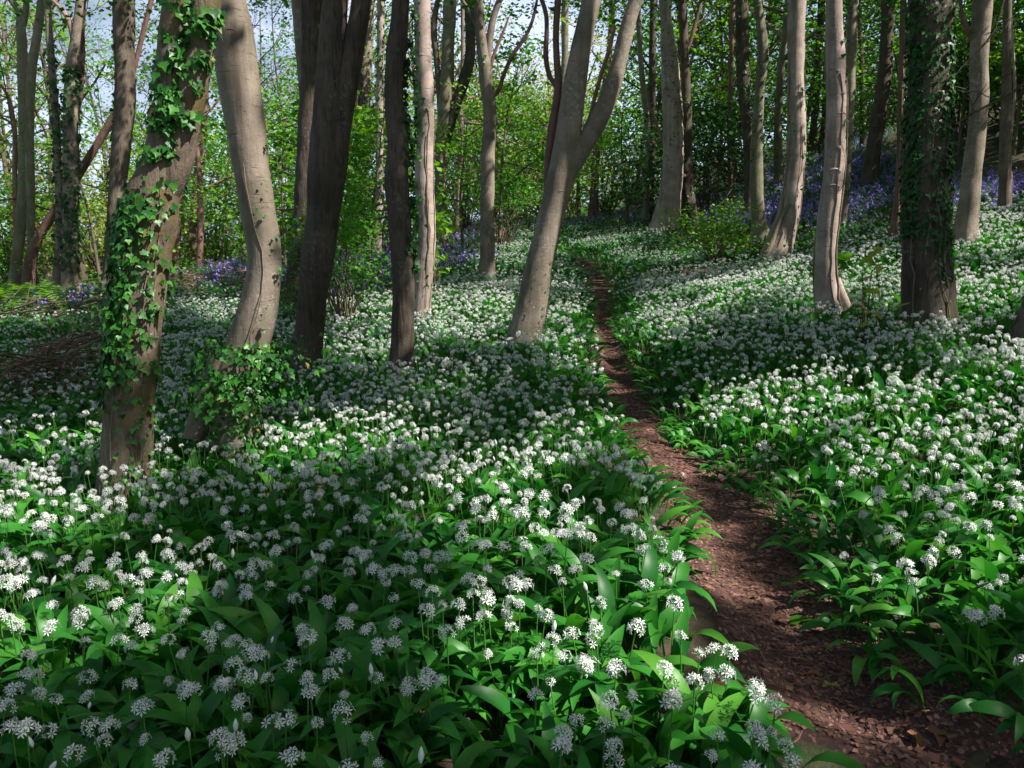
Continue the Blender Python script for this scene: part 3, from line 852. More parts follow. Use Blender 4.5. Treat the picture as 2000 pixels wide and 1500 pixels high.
T("ivy_wrapped_tree", "ivy-wrapped right trunk of the pair at the left, pale broken limb on top", 'smooth',
  [(138, 574, 32), (137, 530, 28), (137, 460, 27), (138, 380, 28), (138, 280, 28), (138, 190, 26), (143, 110, 22), (147, 80, 18), (152, 40, 16), (156, 0, 15)], lit=0.4, lift=0.0, sides=14, ivy=[(0, 130, 530, 210, 0.10, 'leaf')], extra='darkivy',
  stems=[("dead_branch", [(145, 85, 12), (136, 45, 10), (122, 20, 8), (104, 2, 6)], 'dead', False, .8), ("stem", [(148, 240, 10), (156, 180, 12), (160, 110, 12), (161, 50, 10), (163, 0, 10)], 'red', True, .4, .4)])
T("grey_snag_tree", "grey ivied tree with torn red strip of bark, behind the slim near-black tree", 'smooth',
  [(690, 470, 30), (699, 420, 28), (704, 350, 28), (708, 270, 27), (712, 180, 26), (716, 80, 24), (722, 0, 22)], lit=0.25, lift=0.0,
  stems=[("dead_branch", [(706, 275, 8), (699, 230, 8), (695, 180, 8), (700, 140, 6), (706, 105, 4)], 'dead', False, .6, -.3)], ivy=[(0, 150, 470, 60, 0.08, 'leaf')], extra='darkivy')
T("speckled_tree", "narrow sunlit trunk speckled with ivy left of the slim near-black tree", 'pale',
  [(738, 440, 16), (741, 330, 15), (741, 220, 15), (743, 100, 15), (744, 0, 15)], lit=0.7, lift=0.0, Y=24.0, ivy=[(0, 0, 420, 80, 0.09, 'leaf')], sides=12)
# trees just outside the picture on the sunny side, whose crowns reach over it
for (x, y, lab) in ((9.5, -2.5, "tree out of view behind the camera to the right"), (13.0, 6.0, "tree out of view high on the right bank"), (3.5, -5.0, "tree out of view behind the camera")):
    base_ = np.array([x, y, float(height(x, y))])
    r_ = empty("woodland_tree", base_, lab, "tree")
    wd = MB(); A = np.array([[x, y, base_[2] - .1, .19], [x + .1, y, base_[2] + 3, .16], [x - .2, y + .2, base_[2] + 7, .13], [x, y, base_[2] + 12, .05]])
    S_ = catmull(A, 60); tube(wd, S_[:, :3], S_[:, 3], sides=12, lump=.05, flare=.5)
    for k in range(5):
        i = int(RNG.uniform(40, 58)); a = RNG.uniform(0, 6.28)
        grow(wd, [], S_[i, :3], (math.cos(a), math.sin(a), .5), 2.8, .06, 2, RNG, up=.05)
    link("trunk", wd.mesh("trunk", M['smooth'], off=base_), r_)
    TREES.append([r_, S_[-1, :3], base_, MB(), 0])
# ------------------------------------------------------------------ canopy: leaf sprays mostly out of view, arranged to shade all but the wanted sun spots
LITSPOTS = [  # photo px x, y, half width, half height, strength: where sun reaches the carpet
    (70, 990, 190, 50, 1), (30, 880, 130, 40, .9), (130, 840, 90, 22, .6), (330, 1110, 110, 50, .7), (290, 1190, 110, 40, .6), (20, 1180, 60, 80, .7),
    (985, 960, 135, 80, 1), (940, 900, 60, 40, .9), (1060, 1010, 80, 50, .8), (700, 845, 170, 42, .75), (560, 870, 60, 40, .7), (1130, 840, 90, 40, .6),
    (1130, 1200, 200, 70, .8), (1330, 1150, 110, 110, .9), (1420, 1300, 110, 60, .95), (1300, 1300, 120, 60, .7), (1000, 1300, 80, 50, .5),
    (1650, 770, 260, 48, 1), (1420, 810, 110, 50, .95), (1880, 830, 160, 90, .95), (1960, 960, 110, 90, .85), (1760, 900, 160, 45, .8), (1900, 1080, 130, 50, .7), (1360, 870, 60, 40, .9),
    (1400, 960, 100, 40, .95), (1440, 1010, 80, 25, .8), (1230, 790, 45, 25, .8), (1215, 700, 40, 12, .7), (1180, 620, 30, 12, .7), (1260, 850, 60, 25, .6), (1660, 1290, 60, 30, .5), (1500, 1040, 60, 30, .7), (1790, 1350, 70, 50, .5), (1900, 1300, 120, 60, .55),
    (700, 605, 110, 25, .9), (880, 600, 160, 40, .95), (940, 640, 90, 25, .9), (720, 670, 90, 40, .6), (860, 740, 110, 40, .45), (1120, 640, 60, 60, .7),
    (430, 590, 60, 35, .8), (440, 610, 40, 20, .9), (60, 600, 120, 26, .9), (330, 870, 60, 30, .6),
    (1470, 560, 170, 25, .95), (1330, 590, 110, 30, .7), (1800, 555, 90, 30, .8), (1900, 560, 130, 35, .85), (1950, 450, 100, 40, .85), (1700, 530, 60, 40, .7), (1550, 530, 70, 25, .7), (1300, 640, 120, 30, .6),
    (1050, 455, 80, 30, .9), (1180, 480, 60, 20, .5), (1000, 480, 60, 30, .7), (1400, 480, 60, 20, .8), (1300, 510, 130, 30, .45), (1600, 620, 90, 25, .4), (1850, 640, 90, 25, .5), (1950, 700, 80, 50, .8),
    (1530, 310, 110, 60, .7), (1450, 380, 120, 40, .6), (1650, 380, 60, 60, .5), (1200, 400, 90, 30, .6), (1900, 390, 80, 30, .7), (400, 525, 50, 15, .7)]


def want_light(px, py):
    L = 0.05 + 0.15 * sm(800, 500, py) + 0 * px
    wn = wob(np.stack([px / 60, py / 24], -1), 1.6, 6) + .6 * wob(np.stack([px / 60, py / 24], -1), .6, 9)
    for (cx, cy, rx, ry, s) in LITSPOTS:
        d = ((px - cx) / rx / .98) ** 2 + ((py - cy) / ry / .98) ** 2 + 0.38 * wn
        L = np.maximum(L, min(1, 1.2 * s) * (1 - sm(0.75, 1.3, d)))
    return L


def build_canopy():
    rng = np.random.default_rng(21)
    gx, gy = np.meshgrid(np.arange(-250, 2250, 11.0), np.arange(300, 1680, 11.0))
    gx, gy = gx.ravel(), gy.ravel()
    P = hit(gx, gy, 0.27)
    ok = ~np.isnan(P[:, 0]) & (P[:, 1] < 38)
    P = P[ok]; L = want_light(gx[ok], gy[ok])
    wgt = np.ones(len(P))
    for (q, l) in LIT:
        m = wob(q * np.array([1, 1, 1.0]), 0.7, 3) * 0.45
        ok2 = q[:, 1] < 32
        if l.mean() < .45: continue
        P = np.concatenate([P, q[ok2]]); L = np.concatenate([L, np.clip(l[ok2] + m[ok2], 0, 1)])
        wgt = np.concatenate([wgt, np.full(ok2.sum(), 2.0 if l.mean() > .45 else .4)])
    e1 = np.cross(SUN, [0, 0, 1.0]); e1 /= np.linalg.norm(e1)
    e2 = np.cross(SUN, e1)
    a, b = P @ e1, P @ e2
    c = 0.08
    a0, b0 = a.min() - 2, b.min() - 2
    na, nb = int((a.max() - a0 + 2) / c) + 1, int((b.max() - b0 + 2) / c) + 1
    S = np.zeros((na, nb)); Wt = np.zeros((na, nb))
    ia, ib = ((a - a0) / c).astype(int), ((b - b0) / c).astype(int)
    np.add.at(S, (ia, ib), L * wgt); np.add.at(Wt, (ia, ib), wgt)
    for _ in range(4):       # spread a little into empty cells
        S2, W2 = S.copy(), Wt.copy()
        for dx, dy in ((1, 0), (-1, 0), (0, 1), (0, -1)):
            S2 += 0.2 * np.roll(np.roll(S, dx, 0), dy, 1); W2 += 0.2 * np.roll(np.roll(Wt, dx, 0), dy, 1)
        S, Wt = S2, W2
    G = np.where(Wt > 0.02, S / np.maximum(Wt, 1e-6), np.nan)
    B = np.zeros((na, nb))                    # gaps are kept open over their whole width
    np.maximum.at(B, (ia, ib), np.where(L > .55, L, 0))
    for _ in range(1):
        B2 = B.copy()
        for dx, dy in ((1, 0), (-1, 0), (0, 1), (0, -1)):
            B2 = np.maximum(B2, .96 * np.roll(np.roll(B, dx, 0), dy, 1))
        B = B2
    far_ = np.concatenate([P[:, 1] > 6.5])
    Bf = np.zeros((na, nb)); np.maximum.at(Bf, (ia[far_], ib[far_]), np.where(L[far_] > .55, L[far_], 0))
    for _ in range(2):
        B2 = Bf.copy()
        for dx, dy in ((1, 0), (-1, 0), (0, 1), (0, -1)):
            B2 = np.maximum(B2, .96 * np.roll(np.roll(Bf, dx, 0), dy, 1))
        Bf = B2
    B = np.maximum(B, Bf)
    G = np.where(np.isnan(G), np.nan, np.maximum(np.nan_to_num(G), B))
    cells = np.argwhere(~np.isnan(G))
    val = G[cells[:, 0], cells[:, 1]]
    p = CANOPY_DENSITY * np.clip(1.0 - 1.25 * val, 0, 1) ** 1.3
    # several sprays stand one behind another on every line of sight to the sun that is meant to stay shaded
    cells0, p0 = cells, p
    allpos = []
    for layer in range(CANOPY_LAYERS):
        cells = cells0[rng.random(len(cells0)) < p0]
        aa = a0 + (cells[:, 0] + rng.random(len(cells))) * c
        bb = b0 + (cells[:, 1] + rng.random(len(cells))) * c
        n = len(aa)
        base = aa[:, None] * e1 + bb[:, None] * e2
        pos = np.full((n, 3), np.nan); done = np.zeros(n, bool)
        zs = rng.uniform(4.6, 7.5, n) + 1.7 * layer
        for trial in range(9):
            s = (zs - base[:, 2]) / SUN[2]
            Q = base + s[:, None] * SUN
            px, py, z = proj(Q)
            out = (z < 0.4) | (py < -70 + 140 * (z > 12) * rng.random(n)) | (px < -130) | (px > 2130)
            new = out & ~done
            pos[new] = Q[new]; done |= new
            zs = zs + rng.uniform(.8, 1.6, n)
        allpos.append(pos[done])
    pos = np.concatenate(allpos)
    # hang each spray on the nearest tree
    tb = np.array([t[2] for t in TREES]); tt = np.array([t[1] for t in TREES])
    f = np.clip((pos[:, None, 2] - tb[None, :, 2]) / np.maximum(tt[None, :, 2] - tb[None, :, 2], 1), 0, 1)
    ax = tb[None] * (1 - f[..., None]) + tt[None] * f[..., None]
    d = np.hypot(pos[:, None, 0] - ax[..., 0], pos[:, None, 1] - ax[..., 1])
    own = d.argmin(1)
    K = 2
    for ti, t in enumerate(TREES):
        q = pos[own == ti]
        if not len(q): continue
        C = np.repeat(q, K, 0) + rng.normal(0, 1, (len(q) * K, 3)) * np.array([.05, .05, .03])
        scatter_leaves(t[3], C, 0.11, rng, up=0.9)
        t[4] += len(q)
    for t in TREES:
        if t[3].n == 0:        # a few leaves at its very top
            C = t[1] + rng.normal(0, .8, (300, 3))
            scatter_leaves(t[3], C, 0.09, rng)
        link("crown", t[3].mesh("crown", M['mid'], off=t[2]), t[0])  # mostly sprays placed for the shade they cast
    print("canopy sprays", len(pos))


CANOPY_DENSITY = 0.95
CANOPY_LAYERS = 6
build_canopy()

# ------------------------------------------------------------------ trees and shrubs of the wood behind


def wood_tree(px, Y, H, rad, leaf, bark, dens, label, group, seed, leafsize=0.15, crown0=0.3, lean=0.0, lev=3, nch=(3, 4, 5), flat=False):
    rng = np.random.default_rng(seed)
    X = float(at_y(px, 430, Y)[0])
    z = float(height(X, Y))
    base = np.array([X, Y, z])
    root = empty("woodland_tree", base, label, "tree", group)
    wood = MB(); tips = []
    pts = [[X, Y, z - .15, rad * 1.1]]
    dx, dy = lean, 0.0
    nseg = 7
    for i in range(1, nseg + 1):
        dx += rng.normal(0, .05); dy += rng.normal(0, .04)
        pts.append([pts[-1][0] + dx * H / nseg, pts[-1][1] + dy * H / nseg, z + H * 0.85 * i / nseg, rad * (1 - 0.8 * i / nseg)])
    S = catmull(np.array(pts), 40)
    tube(wood, S[:, :3], S[:, 3], sides=9, lump=.06, flare=.4, seed=seed % 9)
    for k in range(9):
        t = crown0 + (1 - crown0) * (k + rng.random()) / 9
        i = int(t * 38)
        a = rng.uniform(0, 6.28)
        L = H * rng.uniform(.16, .30) * (1.15 - .6 * t)
        grow(wood, tips, S[i, :3], (math.cos(a), math.sin(a), rng.uniform(.2, .9) if not flat else rng.uniform(-.05, .3)), L * (1.5 if flat else 1), S[i, 3] * .6 + .01, lev - 1, rng, up=.06 if not flat else .0, nch=nch)
    link("trunk", wood.mesh("trunk", M[bark], off=base), root)
    tips = np.array(tips)
    mb = MB()
    k = max(1, int(round(dens)))
    C = np.repeat(tips, k, 0)
    C = C + rng.normal(0, 1, C.shape) * (np.array([.26, .26, .15]) if not flat else np.array([.17, .17, .035]))
    keep = rng.random(len(C)) < dens / k
    C = C[keep]
    keep = wob(C, 1.6, seed % 7) > -0.55
    scatter_leaves(mb, C[keep], leafsize, rng, up=.6)
    link("crown", mb.mesh("crown", M[leaf], off=base), root)


def shrub(px, Y, w, h, leaf, dens, label, seed, group=None, leafsize=0.09, name="shrub", stems=7, bark='twig', cat="shrub", base=None, low=0.15, lobes=26, tv=LEAF_V, tq=LEAF_Q, dx=0.0):
    rng = np.random.default_rng(seed)
    if base is None:
        X = float(at_y(px, 430, Y)[0])
        base = np.array([X, Y, float(height(X, Y))])
    root = empty(name, base, label, cat, group)
    ph = rng.uniform(0, 6.28, lobes); rr = np.sqrt(rng.random(lobes)); zz = rng.uniform(low, 1, lobes)
    C = np.stack([np.cos(ph) * rr * w / 2 * np.sqrt(np.clip(1.05 - zz ** 2 * .8, .1, 1)) + dx * zz, np.sin(ph) * rr * w / 2 * np.sqrt(np.clip(1.05 - zz ** 2 * .8, .1, 1)), zz * h], 1)
    wood = MB()
    for k in range(lobes):
        a = rng.uniform(0, 6.28); q0 = np.array([math.cos(a) * w * .05, math.sin(a) * w * .05, -.05])
        mid = q0 * .5 + C[k] * .5 + rng.normal(0, .08 * w, 3) * np.array([1, 1, .3]) + np.array([0, 0, h * .08])
        S = catmull(np.array([[*q0, .006 * h + .003], [*mid, .0035 * h + .002], [*C[k], .002]]), 7)
        tube(wood, S[:, :3], S[:, 3], sides=4, cap=False)
        for j in range(3):
            i = int(rng.integers(3, 7)); e = S[i, :3] + rng.normal(0, .14 * w, 3) * np.array([1, 1, .6])
            tube(wood, np.array([S[i, :3], (S[i, :3] + e) / 2 + rng.normal(0, .02 * w, 3), e]), np.array([.004, .003, .0015]) * (1 if h < 2 else 2), sides=3, cap=False)
    link("stem", wood.mesh("stem", M[bark]), root)
    n = int(dens / lobes)
    sg = np.array([w * .13, w * .13, h * .075])
    L = np.repeat(C, n, 0) + rng.normal(0, 1, (lobes * n, 3)) * sg
    L = L[(L[:, 2] > 0.03)]
    mb = MB(); scatter_leaves(mb, L, leafsize, rng, up=.6, tv=tv, tq=tq)
    link("foliage", mb.mesh("foliage", M[leaf]), root)
    return root


ZONES = [  # px range, how many, Y range, height, leaf kinds, leaves per twig tip, label
    ((-60, 235), 8, (25, 44), (11, 17), ('leaf', 'bright', 'leaf'), 2.6, "thin tree with sparse fresh leaves against the sky at far left"),
    ((250, 560), 8, (30, 48), (9, 14), ('bright', 'leaf', 'mid'), 4.5, "young green tree in the wood behind the large bent trunk"),
    ((560, 900), 12, (30, 52), (11, 17), ('mid', 'bright', 'leaf', 'gold'), 4.5, "leafy tree in the wood behind the dark trunks left of centre"),
    ((890, 1190), 9, (42, 62), (9, 12.5), ('gold', 'gold', 'bright'), 3.4, "twiggy yellow-green tree just opening leaf in the central gap"),
    ((1200, 1570), 10, (27, 37), (12, 17), ('leaf', 'bright', 'bright', 'leaf'), 6, "tall leafy tree in the green wood above the bluebell bank"),
    ((1570, 2060), 11, (24, 35), (12, 17), ('mid', 'leaf', 'leaf'), 7, "tall shaded leafy tree in the wood behind the right-hand trunks")]
for zi, (rg, cnt, yr, hr, leaves, dens, lab) in enumerate(ZONES):
    rz = np.random.default_rng(100 + zi)
    for k in range(cnt):
        px = rg[0] + (rg[1] - rg[0]) * (k + rz.uniform(.1, .9)) / cnt
        Y = rz.uniform(*yr)
        wood_tree(px, Y, rz.uniform(*hr), rz.uniform(.07, .15), leaves[int(rz.integers(len(leaves)))], ('twig', 'olive', 'dark', 'red')[int(rz.integers(4))], dens, lab, lab + "s", 1000 + zi * 50 + k,
                  crown0=rz.uniform(.18, .38) + .14 * (zi == 5), lean=rz.normal(0, .05))

UNDER = [(552, 22, 5.0), (590, 15, 4.0), (715, 18, 4.2), (905, 24, 5.0), (975, 22, 6.0), (1030, 30, 5.0), (1225, 29, 5.6), (1262, 31, 6.5), (1395, 29, 6.0), (1430, 31, 7.0), (1580, 36, 6.5), (1690, 36, 7.0), (1760, 24, 5.5), (1860, 21, 5.0), (1965, 19, 4.6), (60, 22, 7.0), (185, 24, 7.5), (425, 33, 5.0), (250, 26, 7)]
for k, (px, Y, H) in enumerate(UNDER):
    wood_tree(px, Y, H, .028 + .003 * H, ('bright', 'leaf', 'bright')[k % 3], 'twig', 5, "slim understorey sapling with flat sprays of fresh bright leaves between the trunks", "understorey saplings", 2000 + k,
              leafsize=0.115, crown0=.35, lean=(k % 3 - 1) * .06, nch=(3, 4, 4), flat=True)

SHRUBS = [  # px, Y, width, height, leaf, leaves, label
    (15, 26, 4.5, 3.6, 'mid', 2600, "dark green bush beyond the pale grey tree at the far left edge"),
    (175, 28, 5.0, 4.0, 'gold', 3200, "pale yellow-green bush seen between the ivy-wrapped pair and the brown trunk"),
    (95, 33, 6.0, 3.6, 'bright', 2600, "bright bush behind the ivy-wrapped pair of trunks"),
    (300, 36, 5.5, 4.2, 'mid', 2600, "mid green bush behind the ivy-hung mossy tree"),
    (420, 37, 5.0, 3.6, 'bright', 3200, "bright green bush between the reddish trunk and the bent trunk"),
    (400, 43, 7.0, 6.0, 'leaf', 3200, "tall green bush behind the bright one near the bent trunk"),
    (560, 27, 3.5, 4.4, 'bright', 2600, "fresh green bush right of the bent trunk"),
    (590, 36, 6.0, 6.5, 'mid', 3000, "tall shaded bush behind the dark forked trunk"),
    (690, 26, 3.6, 3.4, 'mid', 2600, "shaded bush behind the bluebells left of the slim near-black tree"),
    (740, 33, 5.0, 5.0, 'leaf', 3000, "green bush behind the narrow speckled trunk"),
    (905, 36, 5.0, 4.6, 'leaf', 3200, "leafy bush just left of the upright forking tree"),
    (1000, 43, 7.0, 6.5, 'bright', 4600, "broad sunny bush closing the central gap"),
    (1070, 40, 5.0, 5.0, 'bright', 3600, "sunny bush behind the foot of the pale leaning tree"),
    (955, 50, 8.0, 8.5, 'gold', 4600, "large pale yellow-green thicket at the back of the central gap"),
    (1110, 54, 9.0, 8.5, 'gold', 4600, "pale thicket behind the pale leaning fork"),
    (1185, 41, 5.5, 5.0, 'leaf', 3600, "bushy green growth right of the distant ragged tree"),
    (1235, 42, 6.5, 5.6, 'mid', 3600, "tall dark-leaved bush left of the stout trunks on the bank"),
    (1375, 26, 4.6, 3.2, 'deep', 4600, "dark evergreen bush above the bluebells between two groups of trunks"),
    (1440, 33, 6.0, 5.5, 'mid', 3600, "shaded bush high behind the close ivy pair"),
    (1330, 36, 6.0, 7.0, 'leaf', 3600, "leafy bush filling the gap behind the dark bank tree"),
    (1570, 34, 6.0, 5.0, 'mid', 3600, "shaded bush at the top of the bluebell bank"),
    (1690, 33, 5.0, 4.2, 'deep', 3600, "dark bush beyond the brown wide-footed tree"),
    (1770, 27, 4.0, 4.4, 'mid', 3200, "bush of mid green leaves left of the massive ivied trunk"),
    (1865, 23, 3.6, 3.8, 'mid', 3600, "bush between the massive ivied trunk and the smooth pale trunk"),
    (1950, 22, 4.2, 4.2, 'deep', 4200, "dark bush at the right behind the hanging vine"),
    (2040, 20, 4.0, 4.2, 'mid', 3600, "bush at the right edge of the view"),
]
for i, (px, Y, w, h, leaf, dens, lab) in enumerate(SHRUBS):
    shrub(px, Y, w, h, leaf, dens, lab, 300 + i, leafsize=0.10 + Y * 0.0013, lobes=30)
b_ = hit(1405, 522, 0.1)[0]
shrub(0, 0, 1.75, 1.1, 'bright', 1700, "small airy bush of bright new leaves beside the cut log", 401, leafsize=0.062, base=b_, low=.35, lobes=34, dx=-.25)
b_ = hit(672, 640, 0.1)[0]
shrub(0, 0, 1.5, 1.7, 'leaf', 2000, "thin leafy bush on bare stems between the dark forked and slim near-black trees", 402, leafsize=0.06, base=b_, low=.4, lobes=26)
b_ = hit(985, 488, 0.1)[0]
shrub(0, 0, 2.4, 2.0, 'leaf', 1300, "small bent tree arching over the stump", 403, leafsize=0.08, base=b_, low=.5, lobes=22, name="sapling", cat="sapling")
b_ = hit(845, 590, 0.1)[0]
shrub(0, 0, 0.75, 1.35, 'bright', 110, "sapling with large bright leaves in front of the straight pale pinkish trunk", 404, leafsize=0.13, base=b_, low=.45, lobes=12, tv=IVY_V, tq=IVY_Q, name="sapling", cat="sapling")
b_ = hit(1686, 690, 0.12)[0]
shrub(0, 0, 0.42, 0.75, 'gold', 20, "thin dark-stemmed sapling with few yellowing leaves before the massive ivied trunk", 405, leafsize=0.09, base=b_, low=.3, lobes=9, tv=IVY_V, tq=IVY_Q, name="sapling", cat="sapling", bark='dark')
b_ = hit(1605, 575, 0.12)[0]; b_[1] -= .45
shrub(0, 0, 0.3, 0.5, 'leaf', 16, "low seedling with broad leaves at the foot of the scarred pale trunk", 406, leafsize=0.13, base=b_, low=.7, lobes=5, tv=IVY_V, tq=IVY_Q, name="sapling", cat="sapling")
b_ = hit(570, 640, .1)[0]
shrub(0, 0, 0.8, 0.6, 'leaf', 260, "low leafy growth at the foot of the dark forked trunk", 407, leafsize=0.06, base=b_, lobes=14)


def far_wood():
    rng = np.random.default_rng(55)
    mb = MB()
    prof_x = np.array([-300, 0, 200, 260, 420, 560, 640, 800, 900, 960, 1100, 1180, 1220, 1500, 1640, 1700, 1800, 2300])
    prof_y = np.array([400, 395, 385, 300, 270, 170, 90, 90, 150, 190, 200, 200, 40, 10, 60, 130, 20, 0])
    n = 60000
    px = rng.uniform(-300, 2300, n); Y = rng.uniform(58, 74, n)
    top = np.interp(px, prof_x, prof_y) + 45 * wob(np.stack([px / 30, Y * .2], 1), 6, 2)
    X = at_y(px, 430, Y)[:, 0]
    zt = at_y(px, top, Y)[:, 2]
    zb = height(X, Y)
    u = rng.random(n) ** 0.85
    z = zb + (zt - zb) * u
    C = np.stack([X, Y, z], 1)
    cl = wob(C * np.array([1, .4, 1]), 3.5, 4) + .6 * wob(C, 1.2, 8)
    keep = (zt > zb) & (cl > -.75 + 0.6 * u)
    C = C[keep]
    scatter_leaves(mb, C, 0.36, rng, up=.5)
    # the same wood closes in at the sides and behind the camera
    n = 42000
    a = rng.uniform(math.radians(132), math.radians(408), n); R = rng.uniform(21, 27, n)
    X = R * np.cos(a); Y = R * np.sin(a) * 1.0 + 4
    z = height(X, Y) + rng.uniform(0, 11, n) ** 1.0
    C = np.stack([X, Y, z], 1)
    C[:, 2] = np.where(X > 5, np.minimum(C[:, 2], height(X, Y) + rng.uniform(0, 2.5, n) + np.clip(9 - height(X, Y), 0, 8) * rng.random(n)), C[:, 2])
    C = C[(np.abs(X) > np.maximum(Y, 0) * .7 + 3) & (wob(C, 2.5, 4) > -.8)]
    scatter_leaves(mb, C, 0.42, rng, up=.3)
    o = link("far_woodland", mb.mesh("far_woodland", M['leaf']))
    tag(o, "mass of distant green woodland behind the trees", "woodland", kind="stuff")


far_wood()
# ------------------------------------------------------------------ wild garlic


def garlic_leaf_template(n, rng, droop=1.0, width=0.052, length=0.27):
    """leaf that rises on its stalk, then arches outward (local y outward, z up)"""
    t = np.linspace(0, 1, n)
    ang = np.radians(78) - droop * np.radians(115) * sm(0.15, 1.05, t)
    ds = length / (n - 1)
    y = np.concatenate([[0], np.cumsum(np.cos(ang[:-1]) * ds)]); z = np.concatenate([[0], np.cumsum(np.sin(ang[:-1]) * ds)])
    w = np.where(t < .28, 0.006 + 0 * t, 0) + width * np.sin(np.pi * np.clip((t - .24) / .76, 0, 1) ** 0.85) ** 0.9 * (t > .22)
    w[-1] = 0.001
    tw = rng.normal(0, .25)
    rows = []
    for i in range(n):
        s = w[i] / 2
        dz = 0.28 * s; nn = np.array([-math.sin(ang[i]), math.cos(ang[i])])
        rows.append((-s, y[i] + nn[0] * dz + 0, z[i] + nn[1] * dz + tw * s * t[i])); rows.append((0, y[i], z[i])); rows.append((s, y[i] + nn[0] * dz, z[i] + nn[1] * dz - tw * s * t[i]))
    Q = []
    for i in range(n - 1):
        Q += [(3 * i, 3 * i + 1, 3 * i + 4, 3 * i + 3), (3 * i + 1, 3 * i + 2, 3 * i + 5, 3 * i + 4)]
    return np.array(rows), np.array(Q)


def floret(petals, lod):
    """six-pointed star facing local z"""
    V = []; Q = []
    for k in range(petals):
        a = k * 2 * math.pi / petals
        c, s = math.cos(a), math.sin(a)
        pw = 0.30 if petals > 3 else 0.5
        loc = [(0.06, 0, 0), (0.55, -pw * .5, .18), (1.0, 0, .14), (0.55, pw * .5, .18)]
        b = len(V)
        V += [(x * c - y * s, x * s + y * c, z) for x, y, z in loc]
        Q.append((b, b + 1, b + 2, b + 3))
    return np.array(V), np.array(Q)


def umbel_template(nf, petals, rng, R=0.021, pl=0.0105):
    """rounded head of star florets about the origin, facing up"""
    fv, fq = floret(petals, 0)
    g = (np.arange(nf) + .5) / nf
    th = np.arccos(1 - g * 1.08) * rng.uniform(.95, 1.05, nf); ph = np.arange(nf) * 2.39996 + rng.normal(0, .2, nf)
    D = np.stack([np.sin(th) * np.cos(ph), np.sin(th) * np.sin(ph), np.cos(th)], 1)
    D += rng.normal(0, .12, D.shape); D /= np.linalg.norm(D, axis=1)[:, None]
    mb = MB()
    mb.scatter(fv, fq, D * R * rng.uniform(.75, 1.12, nf)[:, None], frame_from_normal(D + rng.normal(0, .25, D.shape), rng), pl * rng.uniform(.85, 1.15, nf))
    V = np.concatenate(mb.v); Q = np.concatenate(mb.q)
    # pedicels
    mb2 = MB()
    for d in D:
        p = np.cross(d, [0.3, .5, .8]); p /= np.linalg.norm(p); p *= .0007
        mb2.add(np.array([-p * 1.2, p * 1.2, d * R + p, d * R - p]), np.array([[0, 1, 2, 3]]))
    return V, Q, np.concatenate(mb2.v), np.concatenate(mb2.q)


LT = {0: [], 1: [], 2: [], 3: []}
UT = {0: [], 1: [], 2: [], 3: []}
rt = np.random.default_rng(3)
for i in range(8):
    dr, wd, ln = rt.uniform(.55, 1.25), rt.uniform(.042, .062), rt.uniform(.24, .33)
    for lod, n in ((0, 11), (1, 7), (2, 5), (3, 4)):
        LT[lod].append(garlic_leaf_template(n, np.random.default_rng(40 + i), dr, wd * (1.05 if lod > 1 else 1), ln))
for i in range(6):
    for lod, nf, pt, pl in ((0, int(rt.integers(9, 17)), 6, .0140), (1, int(rt.integers(9, 14)), 6, .0145), (2, 10, 3, .0165), (3, 8, 2, .019)):
        UT[lod].append(umbel_template(nf, pt, np.random.default_rng(70 + i), pl=pl))

_bm = MB(); tube(_bm, np.array([[0, 0, -.006], [0, 0, .002], [.001, 0, .012], [.0015, 0, .022], [.002, 0, .030]]), np.array([.0015, .0055, .007, .0045, .0008]), sides=6, cap=False)
BUD = (np.concatenate(_bm.v), np.concatenate(_bm.q), np.zeros((4, 3)), np.array([[0, 1, 2, 3]]))
for lod in UT:
    UT[lod].append(BUD if lod < 2 else UT[lod][0])

# where the carpet grows, outlined on the photo and carried onto the ground
EDGE_X = np.array([-400, 0, 120, 200, 330, 480, 560, 640, 700, 800, 860, 930, 960, 1100, 1180, 1250, 1300, 1400, 1480, 1540, 1640, 1700, 1780, 1860, 1940, 2100, 2600])
EDGE_Y = np.array([640, 620, 640, 650, 585, 590, 610, 600, 590, 575, 545, 530, 440, 440, 455, 450, 462, 500, 500, 495, 455, 455, 445, 420, 400, 395, 395])


def carpet_points(rng, dens_fn, cell):
    """scatter of plant spots over the visible ground, thinned by dens_fn(X, Y)"""
    out = []
    Yb = 0.6
    while Yb < 46:
        dy = 0.5 if Yb < 8 else 1.5
        xw = (Yb + dy) * 0.68 + 2.4
        area = 2 * xw * dy
        n = rng.poisson(area * cell(Yb))
        out.append(np.stack([rng.uniform(-xw, xw, n), rng.uniform(Yb, Yb + dy, n)], 1))
        Yb += dy
    Q = np.concatenate(out)
    Z = height(Q[:, 0], Q[:, 1])
    P = np.concatenate([Q, Z[:, None]], 1)
    px, py, z = proj(P + np.array([0, 0, .15]))
    u = np.abs(Q[:, 0] - path_x(Q[:, 1])); w = path_w(Q[:, 1])
    ok = ((px > -150) & (px < 2150) & (py < 1620)) | (rng.random(len(Q)) < .5)
    lft = Q[:, 0] < path_x(Q[:, 1])
    ok &= (u > w * 1.06 + .05 * sm(3, 5, Q[:, 1]) + np.where(lft, .03 + .24 * sm(3.7, 2.4, Q[:, 1]) + .14 * sm(2.5, 1.8, Q[:, 1]), .0 - .03 * sm(4.0, 2.6, Q[:, 1]) - .05 * sm(3, 5, Q[:, 1]))) | (Q[:, 1] > PATH_END)
    e = np.interp(px, EDGE_X, EDGE_Y)
    ok &= rng.random(len(Q)) < sm(-22, 14, py - e + 14 * wob(Q, 1.5, 3))
    P = P[ok]
    return P


def tree_clear(P, m=0.02):
    ok = np.ones(len(P), bool)
    for t in TREES:
        r = TR_R.get(t[0].name, .18)
        ok &= np.hypot(P[:, 0] - t[2][0], P[:, 1] - t[2][1]) > r + m
    return ok


